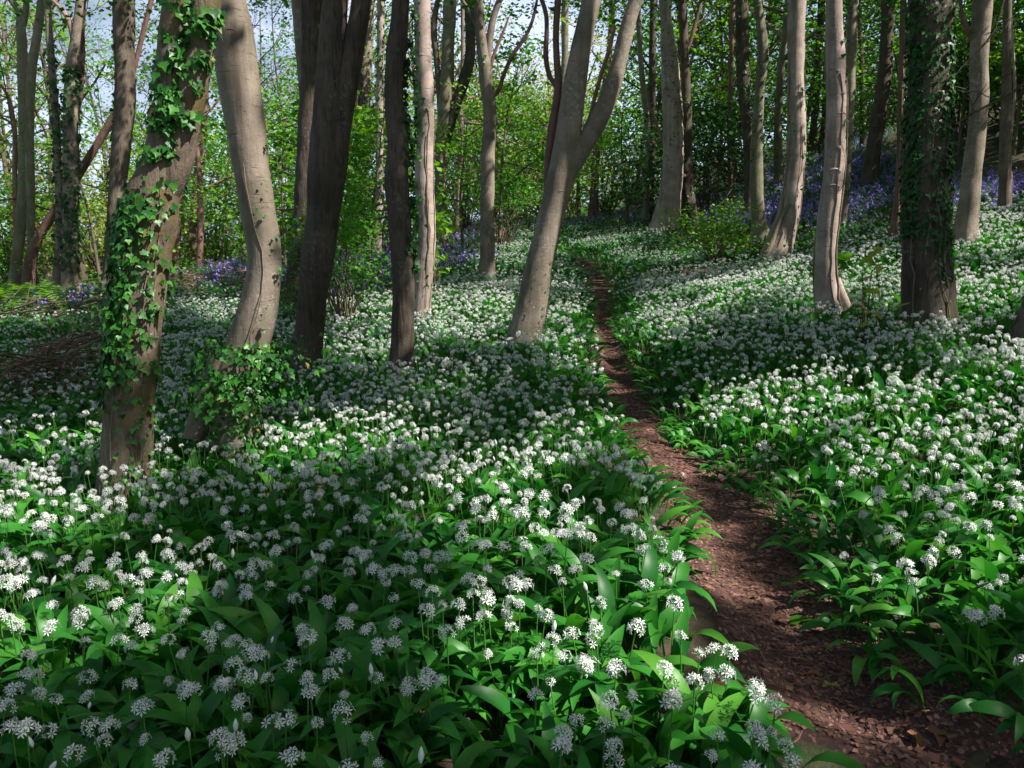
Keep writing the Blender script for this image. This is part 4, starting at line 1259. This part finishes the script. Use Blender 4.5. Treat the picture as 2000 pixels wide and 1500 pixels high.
TR_R = {}
for t in TREES:
    me = [c for c in t[0].children if c.name.startswith("trunk")][0].data
    v = np.zeros(len(me.vertices) * 3); me.vertices.foreach_get("co", v); v = v.reshape(-1, 3)
    b = v[np.abs(v[:, 2] - 0.1) < .12]
    TR_R[t[0].name] = float(np.percentile(np.hypot(b[:, 0], b[:, 1]), 85)) if len(b) else .15


def heap(P):
    """height factor: plants by the path and in thin spots stay lower"""
    u = np.abs(P[:, 0] - path_x(P[:, 1])) - path_w(P[:, 1])
    return 0.55 + 0.45 * sm(0.0, 0.5, u)


rg = np.random.default_rng(11)
flow = carpet_points(rg, None, lambda Y: 120 if Y < 3.5 else (240 if Y < 8 else (220 if Y < 14 else (130 if Y < 24 else 60))))
flow = flow[tree_clear(flow)]
fu = np.abs(flow[:, 0] - path_x(flow[:, 1])) - path_w(flow[:, 1])
fd = wob(flow, 1.1, 1) + .7 * wob(flow, 0.35, 7)
keepf = (rg.random(len(flow)) < sm(0.0, .45, fu) * .9 + .06) & (fd > rg.uniform(-1.6, .35, len(flow)) - .35 * sm(3, 7, flow[:, 1]))
pxf, pyf, _ = proj(flow + [0, 0, .2])
thin = (pxf < 230) & (pyf < 860) & (pyf > 560)
keepf &= ~thin | (rg.random(len(flow)) < .35)
flow = flow[keepf]
leafp = carpet_points(rg, None, lambda Y: 300 if Y < 3.5 else (250 if Y < 8 else (130 if Y < 14 else (70 if Y < 24 else 40))))
leafp = leafp[tree_clear(leafp)]
print("garlic flowers", len(flow), "leaves", len(leafp))


def lod_of(Y):
    return np.where(Y < 3.6, 0, np.where(Y < 7.5, 1, np.where(Y < 15, 2, 3)))


# the 300 plants that show largest are things of their own
dist = np.linalg.norm(flow + [0, 0, .3] - CAM, axis=1)
px, py, _ = proj(flow + [0, 0, .33])
inview = (px > -10) & (px < 2010) & (py < 1515) & (py > 0)
order = np.argsort(np.where(inview, dist, 1e9))
NEAR = order[:300]
isnear = np.zeros(len(flow), bool); isnear[NEAR] = True

stem_v = []


def stalk_rows(P0, P1, r, bend):
    t = np.linspace(0, 1, 4)[:, None]
    S = P0 + (P1 - P0) * t + bend * (t * (1 - t))
    return S


def build_carpet():
    rng = np.random.default_rng(12)
    mbL, mbU, mbS = MB(), MB(), MB()
    # leaves
    n = len(leafp)
    lod = lod_of(leafp[:, 1]); var = rng.integers(0, 8, n)
    yaw = rng.uniform(0, 6.28, n)
    u = leafp[:, 0] - path_x(leafp[:, 1]); near_edge = (np.abs(u) - path_w(leafp[:, 1])) < 0.22
    toward = np.where(u > 0, np.pi, 0.0)
    yaw = np.where(near_edge, toward + rng.normal(0, .7, n), yaw)
    yaw = np.where(~near_edge & (rng.random(n) < .5), -math.pi / 2 + rng.normal(0, 1.0, n), yaw)
    tilt = rng.normal(0.02, .20, n) + np.where(near_edge, -.2, 0)
    roll = rng.normal(0, .3, n)
    R = rot_basis(yaw, tilt, roll)
    sc = rng.uniform(.78, 1.2, n) * np.clip(heap(leafp) + .12, 0, 1)
    sc = sc * np.where(lod >= 3, 1.25, np.where(lod == 2, 1.08, 1.0))
    for l in range(4):
        for v in range(8):
            k = (lod == l) & (var == v)
            tv, tq = LT[l][v]
            mbL.scatter(tv, tq, leafp[k], R[k], sc[k])
    # flower stalks and heads
    F = flow[~isnear]
    n = len(F)
    lod = lod_of(F[:, 1]); var = np.where(rng.random(n) < .07, 6, rng.integers(0, 6, n))
    H = rng.uniform(.23, .335, n) * heap(F)
    lean = rng.normal(0, .045, (n, 2))
    top = F + np.concatenate([lean, H[:, None]], 1)
    Nn = np.concatenate([lean * 6 + rng.normal(0, .25, (n, 2)), np.ones((n, 1))], 1)
    R = frame_from_normal(Nn, rng)
    sc = rng.choice([.55, .8, .9, 1.0, 1.15], n) * rng.uniform(.88, 1.08, n) * np.where(lod == 3, 0.80, np.where(lod == 2, .74, np.where(lod == 1, .76, .93)))
    for l in range(4):
        for v in range(7):
            k = (lod == l) & (var == v)
            U = UT[l][v]
            mbU.scatter(U[0], U[1], top[k], R[k], sc[k])
            if l <= 1: mbS.scatter(U[2], U[3], top[k], R[k], sc[k])
    k = np.where(lod <= 2)[0]
    for side in ((1, 0), (0.4, .9)):
        wv = np.array([side[0], side[1], 0]) * np.where(lod[k] == 0, .0021, .0024)[:, None]
        V = np.stack([F[k] - wv, F[k] + wv, top[k] + wv * .8, top[k] - wv * .8], 1)
        mbS.add(V.reshape(-1, 3), np.arange(len(k) * 4).reshape(-1, 4))
    root = empty("wild_garlic_carpet", (0, 6, 0), "carpet of white flowering wild garlic filling the woodland floor on both sides of the path", "wildflowers")
    root["kind"] = "stuff"
    for nm, mb, mt in (("leaf_carpet", mbL, 'garlic'), ("flower_carpet", mbU, 'petal'), ("stalk_carpet", mbS, 'stalk')):
        o = link(nm, mb.mesh(nm, M[mt], smooth=nm == "leaf_carpet", off=(0, 6, 0)), root); o["kind"] = "stuff"


build_carpet()


def build_near_plants():
    rng = np.random.default_rng(13)
    leaf_me = []
    for v in range(8):
        mb = MB(); mb.add(*LT[0][v]); leaf_me.append(mb.mesh("leaf", M['garlic']))
    head_me = []; stalk_me = []
    for v in range(7):
        U = UT[0][v]; mb = MB(); mb.add(U[0], U[1]); head_me.append(mb.mesh("flower_head", M['petal'], smooth=False))
        mb = MB()
        bend = rng.normal(0, .012, 3); bend[2] = 0
        S = stalk_rows(np.zeros(3), np.array([0, 0, .30]), 0, bend)
        tube(mb, S, np.array([.0026, .0023, .0021, .0018]), sides=5, cap=False)
        V = U[2] + np.array([0, 0, .30]); mb.add(V, U[3])
        stalk_me.append(mb.mesh("flower_stalk", M['stalk']))
    labs = [("starry white wild garlic plant in the shaded foreground left of the path", "wild garlic plants in the left foreground"),
            ("starry white wild garlic plant growing along the right verge near the front", "wild garlic plants on the right verge")]
    for i in NEAR:
        P = flow[i]
        right = P[0] > path_x(P[1])
        root = empty("wild_garlic_plant", P, labs[int(right)][0], "wildflower", labs[int(right)][1])
        hf = float(heap(P[None])[0])
        root.rotation_euler = (rng.normal(0, .09), rng.normal(0, .09), rng.uniform(0, 6.28))
        v = 6 if rng.random() < .06 else int(rng.integers(6))
        st = bpy.data.objects.new("flower_stalk", stalk_me[v]); COL.objects.link(st); st.parent = root
        k = rng.uniform(.77, 1.1) * hf
        st.scale = (1, 1, k)
        hd = bpy.data.objects.new("flower_head", head_me[v]); COL.objects.link(hd); hd.parent = st
        hd.location = (0, 0, .30)
        s = rng.choice([.6, .8, .9, 1.0, 1.12]); s *= .95; hd.scale = (s, s, s / k)
        hd.rotation_euler = (rng.normal(0, .2), rng.normal(0, .2), 0)
        a0 = rng.uniform(0, 6.28)
        for q in range(int(rng.integers(2, 4))):
            lf = bpy.data.objects.new("leaf", leaf_me[int(rng.integers(8))]); COL.objects.link(lf); lf.parent = root
            lf.rotation_euler = (rng.normal(0, .12), rng.normal(0, .15), a0 + q * 2.2 + rng.normal(0, .4))
            s = rng.uniform(.8, 1.15) * min(1, hf + .1); lf.scale = (s, s, s)


build_near_plants()
# ------------------------------------------------------------------ bluebells, undergrowth, litter (nobody could count these)


def region_points(poly, n, rng, lift=0.1, far=60):
    """random ground spots inside a photo outline, even per square metre"""
    poly = np.array(poly, float)
    x0, y0 = poly.min(0); x1, y1 = poly.max(0)
    c = np.stack([rng.uniform(x0, x1, 4000), rng.uniform(y0, y1, 4000)], 1)
    ins = np.zeros(len(c), bool); j = len(poly) - 1
    for i in range(len(poly)):
        cond = ((poly[i, 1] > c[:, 1]) != (poly[j, 1] > c[:, 1])) & (c[:, 0] < (poly[j, 0] - poly[i, 0]) * (c[:, 1] - poly[i, 1]) / (poly[j, 1] - poly[i, 1] + 1e-9) + poly[i, 0])
        ins ^= cond; j = i
    P = hit(c[ins, 0], c[ins, 1], lift)
    P = P[~np.isnan(P[:, 0]) & (P[:, 1] < far)]
    wt = np.linalg.norm(P - CAM, axis=1) ** 2 * 0.0 + 1
    k = rng.choice(len(P), n, p=wt / wt.sum())
    Q = P[k].copy()
    Q[:, :2] += rng.normal(0, .25, (n, 2)) * np.array([1, 2.0])
    Q[:, 2] = height(Q[:, 0], Q[:, 1])
    return Q


BELL_POLYS = [[(1110, 452), (1105, 425), (1190, 395), (1290, 385), (1380, 360), (1480, 300), (1600, 262), (1700, 255), (1700, 430), (1560, 450), (1440, 455), (1290, 445), (1180, 440)],
              [(1500, 300), (1640, 265), (1740, 270), (1760, 400), (1560, 440), (1400, 430), (1380, 385)],
              [(1840, 430), (1850, 365), (2010, 360), (2020, 400), (1900, 415)],
              [(620, 590), (640, 440), (760, 440), (900, 425), (950, 440), (945, 520), (860, 545), (760, 570)],
              [(380, 535), (470, 500), (600, 470), (600, 560), (470, 560), (400, 570)],
              [(20, 600), (150, 570), (200, 590), (90, 612)]]
BELL_N = [3300, 2300, 700, 1400, 700, 120]


def bluebells():
    rng = np.random.default_rng(31)
    P = np.concatenate([region_points(p, n, rng) for p, n in zip(BELL_POLYS, BELL_N)])
    cl = wob(P, 2.2, 5) + .7 * wob(P, .8, 2)
    P = P[cl > rng.uniform(-1.4, .5, len(P))]
    P = P[tree_clear(P)]
    n = len(P)
    H = rng.uniform(.24, .42, n)
    lean = rng.normal(0, .05, (n, 2))
    mbB, mbG = MB(), MB()
    bell_v = np.array([(0, 0, 0), (.5, .5, .25), (0, 1, 0), (-.5, .5, .25)]); bq = np.array([(0, 1, 2, 3)])
    for k in range(6):
        t = 1 - 0.085 * k
        C = P + np.concatenate([lean * t, (H * t)[:, None]], 1) + rng.normal(0, .014, (n, 3))
        yaw = rng.uniform(0, 6.28, n)
        mbB.scatter(bell_v, bq, C, rot_basis(yaw, rng.uniform(-1.3, -.4, n), rng.uniform(0, 3, n)), rng.uniform(.035, .055, n))
    tv, tq = LT[2][0]
    for k in range(4):
        mbG.scatter(tv * np.array([.45, 1, 1]), tq, P, rot_basis(rng.uniform(0, 6.28, n), rng.normal(.1, .2, n)), rng.uniform(.8, 1.15, n))
    mbS = MB()
    wv = np.array([.004, 0, 0]); top = P + np.concatenate([lean, H[:, None]], 1)
    V = np.stack([P - wv, P + wv, top + wv * .6, top - wv * .6], 1); mbG.add(V.reshape(-1, 3), np.arange(n * 4).reshape(-1, 4))
    root = empty("bluebell_carpet", (6, 25, 2), "violet bluebells spread over the banks beyond the wild garlic", "wildflowers"); root["kind"] = "stuff"
    o = link("bell_carpet", mbB.mesh("bell_carpet", M['bluebell'], smooth=False, off=(6, 25, 2)), root); o["kind"] = "stuff"
    o = link("bluebell_leaf_carpet", mbG.mesh("bluebell_leaf_carpet", M['mid'], off=(6, 25, 2)), root); o["kind"] = "stuff"


bluebells()


def undergrowth():
    rng = np.random.default_rng(33)
    n = 26000
    Y = rng.uniform(10, 56, n) ; X = rng.uniform(-1, 1, n) * (Y * .72 + 2)
    P = np.stack([X, Y, height(X, Y)], 1)
    px, py, z = proj(P)
    e = np.interp(px, EDGE_X, EDGE_Y)
    P = P[(py < e + 8) & ((wob(P, 3.0, 4) > -.35) | (P[:, 1] > 30))]
    P[:, 2] += np.abs(rng.normal(0, .16, len(P)))
    mb = MB(); scatter_leaves(mb, P, .13, rng, up=.5)
    o = link("undergrowth", mb.mesh("undergrowth", M['mid']))
    tag(o, "low green herbs and ground ivy between the tree trunks", "undergrowth", kind="stuff")


undergrowth()


def litter():
    rng = np.random.default_rng(35)
    n = 32000
    Y = 1.6 + 17 * rng.random(n) ** 2.0
    nr = sm(2.9, 2.0, Y)
    X = path_x(Y) + rng.normal(0, .8, n) * path_w(Y) * (1.15 + .9 * nr)
    u = np.abs(X - path_x(Y)) / path_w(Y)
    ok = u < 1.5 + .7 * nr
    X, Y = X[ok], Y[ok]; n = len(X)
    z = height(X, Y) + 0.014 * (1 - np.minimum(np.abs(X - path_x(Y)) / (path_w(Y) * 1.35 + .05 + .16 * sm(2.9, 2.0, Y)), 1) ** 6) + rng.uniform(.001, .006, n)
    P = np.stack([X, Y, z], 1)
    Nn = np.concatenate([rng.normal(0, .22, (n, 2)), np.ones((n, 1))], 1)
    R = frame_from_normal(Nn, rng)
    asp = rng.choice([.35, .8, 1.4, .2], n)
    s = rng.gamma(2.2, .0050, n) + .004
    sc = np.stack([s * asp, s, s], 1)
    mb = MB(); mb.scatter(LEAF_V * np.array([1, 1, .8]), LEAF_Q, P, R, sc)
    k = np.where(rng.random(n) < .035)[0]      # twiglets
    for i in k[:300]:
        a = rng.uniform(0, 6.28); L = rng.uniform(.03, .10); d = np.array([math.cos(a), math.sin(a), .06]) * L
        tube(mb, np.array([P[i] + [0, 0, .004], P[i] + d * .5 + [0, rng.normal(0, .006), .006], P[i] + d + [0, 0, .002]]), .0017, sides=4, cap=False)
    o = link("leaf_litter", mb.mesh("leaf_litter", M['litter'], smooth=False))
    tag(o, "brown bark chips, twigs and leaf scraps strewn over the path", "leaf litter", kind="stuff")


litter()


def fallen(px, py, size, mat, label, seed, group=None, yaw=None):
    rng = np.random.default_rng(seed)
    P = hit(px, py, 0.012)[0]
    mb = MB()
    V = IVY_V.copy(); V[:, 2] *= rng.uniform(1, 4); V[:, 2] += .12 * V[:, 1] ** 2 * rng.uniform(-1, 1) + .03
    a = rng.uniform(0, 6.28) if yaw is None else yaw
    R = frame_from_normal(np.array([[rng.normal(0, .15), rng.normal(0, .15) - .1, 1]]), rng)
    mb.scatter(V, IVY_Q, np.zeros((1, 3)), R, np.array([size]))
    tube(mb, np.array([[0, 0, .004], R[0] @ np.array([0, -.35 * size, .01 * size]), R[0] @ np.array([.08 * size, -.7 * size, .02 * size])]), .0012, sides=4)
    o = link("fallen_leaf", mb.mesh("fallen_leaf", M[mat]), None, P + np.array([0, 0, .004]))
    tag(o, label, "leaf", group)


fallen(1506, 1062, .085, 'bright', "bright green fallen leaf on the right edge of the sunlit stretch of path", 1)
fallen(1545, 1216, .085, 'leaf', "green fallen leaf in the shaded middle of the path", 2)
fallen(1533, 1140, .06, 'mid', "dull green fallen leaf on the shaded path beyond a brighter one", 3)
fallen(1622, 1338, .06, 'gold', "yellow-green fallen leaf on the dark stretch of path near the front", 4)
for i, (x, y, s) in enumerate([(1835, 1428, .07), (1800, 1440, .075), (1868, 1438, .06), (1738, 1322, .055), (1760, 1300, .05), (1700, 1290, .045), (1600, 1318, .05), (1510, 1205, .055), (1475, 1028, .05), (1410, 1345, .05), (1860, 1480, .06), (1770, 1400, .05), (1650, 1330, .04), (1470, 1000, .04)]):
    fallen(x, y, s, 'brown', "curled brown dead leaf lying on the path", 20 + i, "brown dead leaves on the path")


# ------------------------------------------------------------------ ferns, dead wood, log, stump, vine


def fern(px, py, L, nfr, label, seed, group=None, lift=.05):
    rng = np.random.default_rng(seed)
    P = hit(px, py, lift)[0]; P[2] = height(P[0], P[1])
    root = empty("fern", P, label, "fern", group)
    for k in range(nfr):
        a = rng.uniform(0, 6.28); mb = MB()
        n = 12; t = np.linspace(0, 1, n); ang = np.radians(80) - np.radians(75) * t * rng.uniform(.7, 1.2)
        y = np.concatenate([[0], np.cumsum(np.cos(ang[:-1]))]) * L / n; z = np.concatenate([[0], np.cumsum(np.sin(ang[:-1]))]) * L / n
        D = np.array([math.cos(a), math.sin(a)])
        S = np.stack([D[0] * y, D[1] * y, z], 1)
        tube(mb, S, np.linspace(.006, .002, n), sides=4, cap=False)
        side = np.array([-D[1], D[0], 0])
        for i in range(2, n):
            w = L * .26 * math.sin(math.pi * min(1, (t[i] - .05) * 1.0) ** .7) + .015
            fw = np.array([D[0], D[1], .3]) * L / n
            for s in (-1, 1):
                b = S[i]; e = b + side * s * w + fw * .8 + np.array([0, 0, -.15 * w])
                mb.add(np.array([b - fw * .25, b + fw * .35, e, b + (e - b) * .5 - fw * .35]), np.array([[0, 1, 2, 3]]))
        link("frond", mb.mesh("frond", M['bright']), root)


for i, (x, y, L) in enumerate([(22, 602, .85), (70, 592, .8), (8, 622, .9), (120, 600, .7), (48, 615, .7)]):
    fern(x, y, L, 8, "bright green fern tuft on the sunny rise below the far left trunks", 60 + i, "ferns at far left")
fern(163, 668, .5, 5, "lone small fern standing in the shaded white flowers left of the ivy-hung mossy tree", 70)


def brush_pile(pts, n, L, label, seed, mat='dead', hgt=.3):
    rng = np.random.default_rng(seed)
    pts = np.array(pts, float)
    P = np.array([hit(x, y, .05)[0] for x, y in pts])
    base = P.mean(0); base[2] = height(base[0], base[1])
    root = empty("brush_pile", base, label, "brushwood")
    for k in range(n):
        u = rng.uniform(0, len(P) - 1); i = min(int(u), len(P) - 2); q = P[i] + (P[i + 1] - P[i]) * (u - i)
        q = q + rng.normal(0, .12, 3) * [1, 1, 0]; q[2] = height(q[0], q[1]) + rng.uniform(.02, hgt)
        dirn = (P[i + 1] - P[i]); dirn /= np.linalg.norm(dirn)
        d = dirn * rng.choice([-1, 1]) + rng.normal(0, .45, 3) * [1, 1, .5]; d /= np.linalg.norm(d)
        l = L * rng.uniform(.35, 1)
        m = [q - d * l / 2, q + rng.normal(0, .05, 3), q + d * l / 2 + [0, 0, rng.uniform(-.05, .15)]]
        m = np.array(m); m[:, 2] = np.maximum(m[:, 2], height(m[:, 0], m[:, 1]) + .01)
        S = catmull(m, 7)
        mb = MB(); tube(mb, S, np.linspace(1, .35, 7) * rng.uniform(.006, .016), sides=5)
        for j in range(2):
            i2 = int(rng.integers(2, 6)); e = S[i2] + rng.normal(0, .13, 3) + [0, 0, .05]
            tube(mb, np.array([S[i2], (S[i2] + e) / 2 + rng.normal(0, .02, 3), e]), np.array([.006, .004, .002]), sides=4)
        link("stick", mb.mesh("stick", M[mat if rng.random() < .6 else 'twig'], off=base), root)


brush_pile([(40, 790), (120, 760), (190, 735)], 85, 1.3, "heap of dead pinkish branches on the shaded slope left of the ivy-hung mossy tree", 81, hgt=.5)
brush_pile([(0, 800), (90, 800), (195, 790)], 30, 1.0, "low dark tangle of dead twigs in front of the pinkish branch heap", 82, mat='twig', hgt=.2)
brush_pile([(345, 570), (400, 562), (480, 556)], 36, 1.6, "bank of dry dead sticks below the bluebells between the mossy and bent trees", 83, hgt=.45)
brush_pile([(0, 640), (60, 625), (190, 600)], 30, 1.6, "line of dead twigs along the dark bank under the ferns", 84, mat='twig', hgt=.4)
brush_pile([(305, 762), (345, 745)], 12, .6, "broken pale branch and splinters right of the ivy-hung mossy tree", 85, hgt=.12)


def bare_branch(name, pts, label, mat='dead', seed=1, Y=None, lift=.1, cat="branch", subs=6, subL=.5, ys=0.0):
    rng = np.random.default_rng(seed)
    pts = np.array(pts, float)
    if Y is None: Y = hit(pts[0, 0], pts[0, 1], lift)[0][1]
    Yp = Y + ys * np.linspace(0, 1, len(pts))
    P = at_y(pts[:, 0], pts[:, 1], Yp); dep = (P - CAM) @ FWD
    r = pts[:, 2] * dep / F_PX / 2
    S = catmull(np.concatenate([P, r[:, None]], 1), 40); S[:, 3] = np.maximum(S[:, 3], .003)
    mb = MB(); tube(mb, S[:, :3], S[:, 3], sides=8, lump=.08)
    for j in range(subs):
        i = int(rng.integers(8, 39)); d = rng.normal(0, 1, 3); d[2] = abs(d[2]) * .6
        grow(mb, [], S[i, :3], d, subL * rng.uniform(.5, 1.2), S[i, 3] * .5, 1, rng, up=.03, nch=(3,))
    base = S[0, :3].copy()
    o = link(name, mb.mesh(name, M[mat], off=base), None, base)
    tag(o, label, cat)


bare_branch("hanging_branch", [(1010, 298, 4), (1040, 285, 5), (1058, 277, 5), (1090, 268, 4), (1110, 262, 3)], "broken reddish dead branch hung up in the central gap", Y=36.0, subs=9, subL=1.3, seed=3)
bare_branch("hanging_branch", [(905, 238, 4), (940, 243, 5), (972, 239, 7), (1010, 245, 7), (1040, 240, 6), (1072, 246, 6), (1088, 254, 5)], "long level rust-red dead limb across the central gap", mat='red', Y=34.0, subs=7, subL=1.4, seed=4)
bare_branch("hanging_branch", [(975, 270, 2.5), (1005, 280, 3.5), (1022, 286, 3), (1040, 262, 3), (1062, 250, 2.5), (1080, 238, 2)], "pale grey forked dead branch in the central gap", mat='pale', Y=33.0, subs=4, subL=.9, seed=5)
bare_branch("fallen_branch", [(1905, 385, 3), (1940, 388, 4), (1975, 395, 4), (2010, 408, 4)], "slender fallen branch lying in the flowers behind the hanging vine", Y=15.5, subs=2, seed=6)
bare_branch("hanging_vine", [(1977, 392, 5), (1974, 340, 5), (1972, 290, 5), (1978, 230, 5), (1982, 175, 5), (1979, 105, 5), (1976, 50, 5), (1975, -60, 5), (1972, -260, 5)], "pale thin vine hanging straight down at the upper right", mat='pale', subs=0, cat="vine", lift=.05)
bare_branch("low_branch", [(2030, 130, 7), (1985, 175, 5), (1940, 200, 4.5), (1900, 222, 4), (1866, 243, 3)], "drooping bare branch reaching in from the right edge, lower one", mat='dark', Y=7.0, subs=4, subL=.3, seed=8)
bare_branch("low_branch", [(1960, 0, 6), (1935, 70, 5), (1905, 105, 4), (1880, 130, 3.5), (1864, 150, 3)], "drooping bare twig crossing the smooth pale trunk at the right, upper one", mat='dark', Y=8.0, subs=4, subL=.3, seed=9)


def cut_log():
    P = hit(1368, 545, .1)[0]; base = np.array([P[0], P[1], height(P[0], P[1]) + .16])
    root = empty("cut_log", base, "short sawn log with pinkish bark lying in the flowers under the airy bush", "log")
    d = np.array([.96, .25, .02]); L = .62
    S = np.array([-d * L / 2 + d * L * t for t in np.linspace(0, 1, 10)])
    mb = MB(); tube(mb, S, .095, sides=16, lump=.05, cap=False); link("bark", mb.mesh("bark", M['dead']), root)
    for s in (-1, 1):
        mb = MB(); tube(mb, np.array([d * s * L / 2 - d * s * .01, d * s * (L / 2 + .002)]), .09, sides=16); link("cut_face", mb.mesh("cut_face", M['cut']), root)


cut_log()


def stump():
    P = hit(979, 482, .08)[0]; base = np.array([P[0], P[1], height(P[0], P[1])])
    root = empty("tree_stump", base, "rounded brown tree stump beside the foot of the upright forking tree", "stump")
    mb = MB(); S = catmull(np.array([[0, 0, -.1, .26], [.01, 0, .15, .22], [.05, 0, .4, .19], [.09, 0, .56, .12]]), 14)
    tube(mb, S[:, :3], S[:, 3], sides=18, lump=.10, flare=.4, ridge=.05); link("bark", mb.mesh("bark", M['red']), root)
    mb = MB(); tube(mb, np.array([[.085, -.01, .54], [.094, -.01, .60]]), [.10, .07], sides=14, lump=.2); link("broken_top", mb.mesh("broken_top", M['cut']), root)


stump()
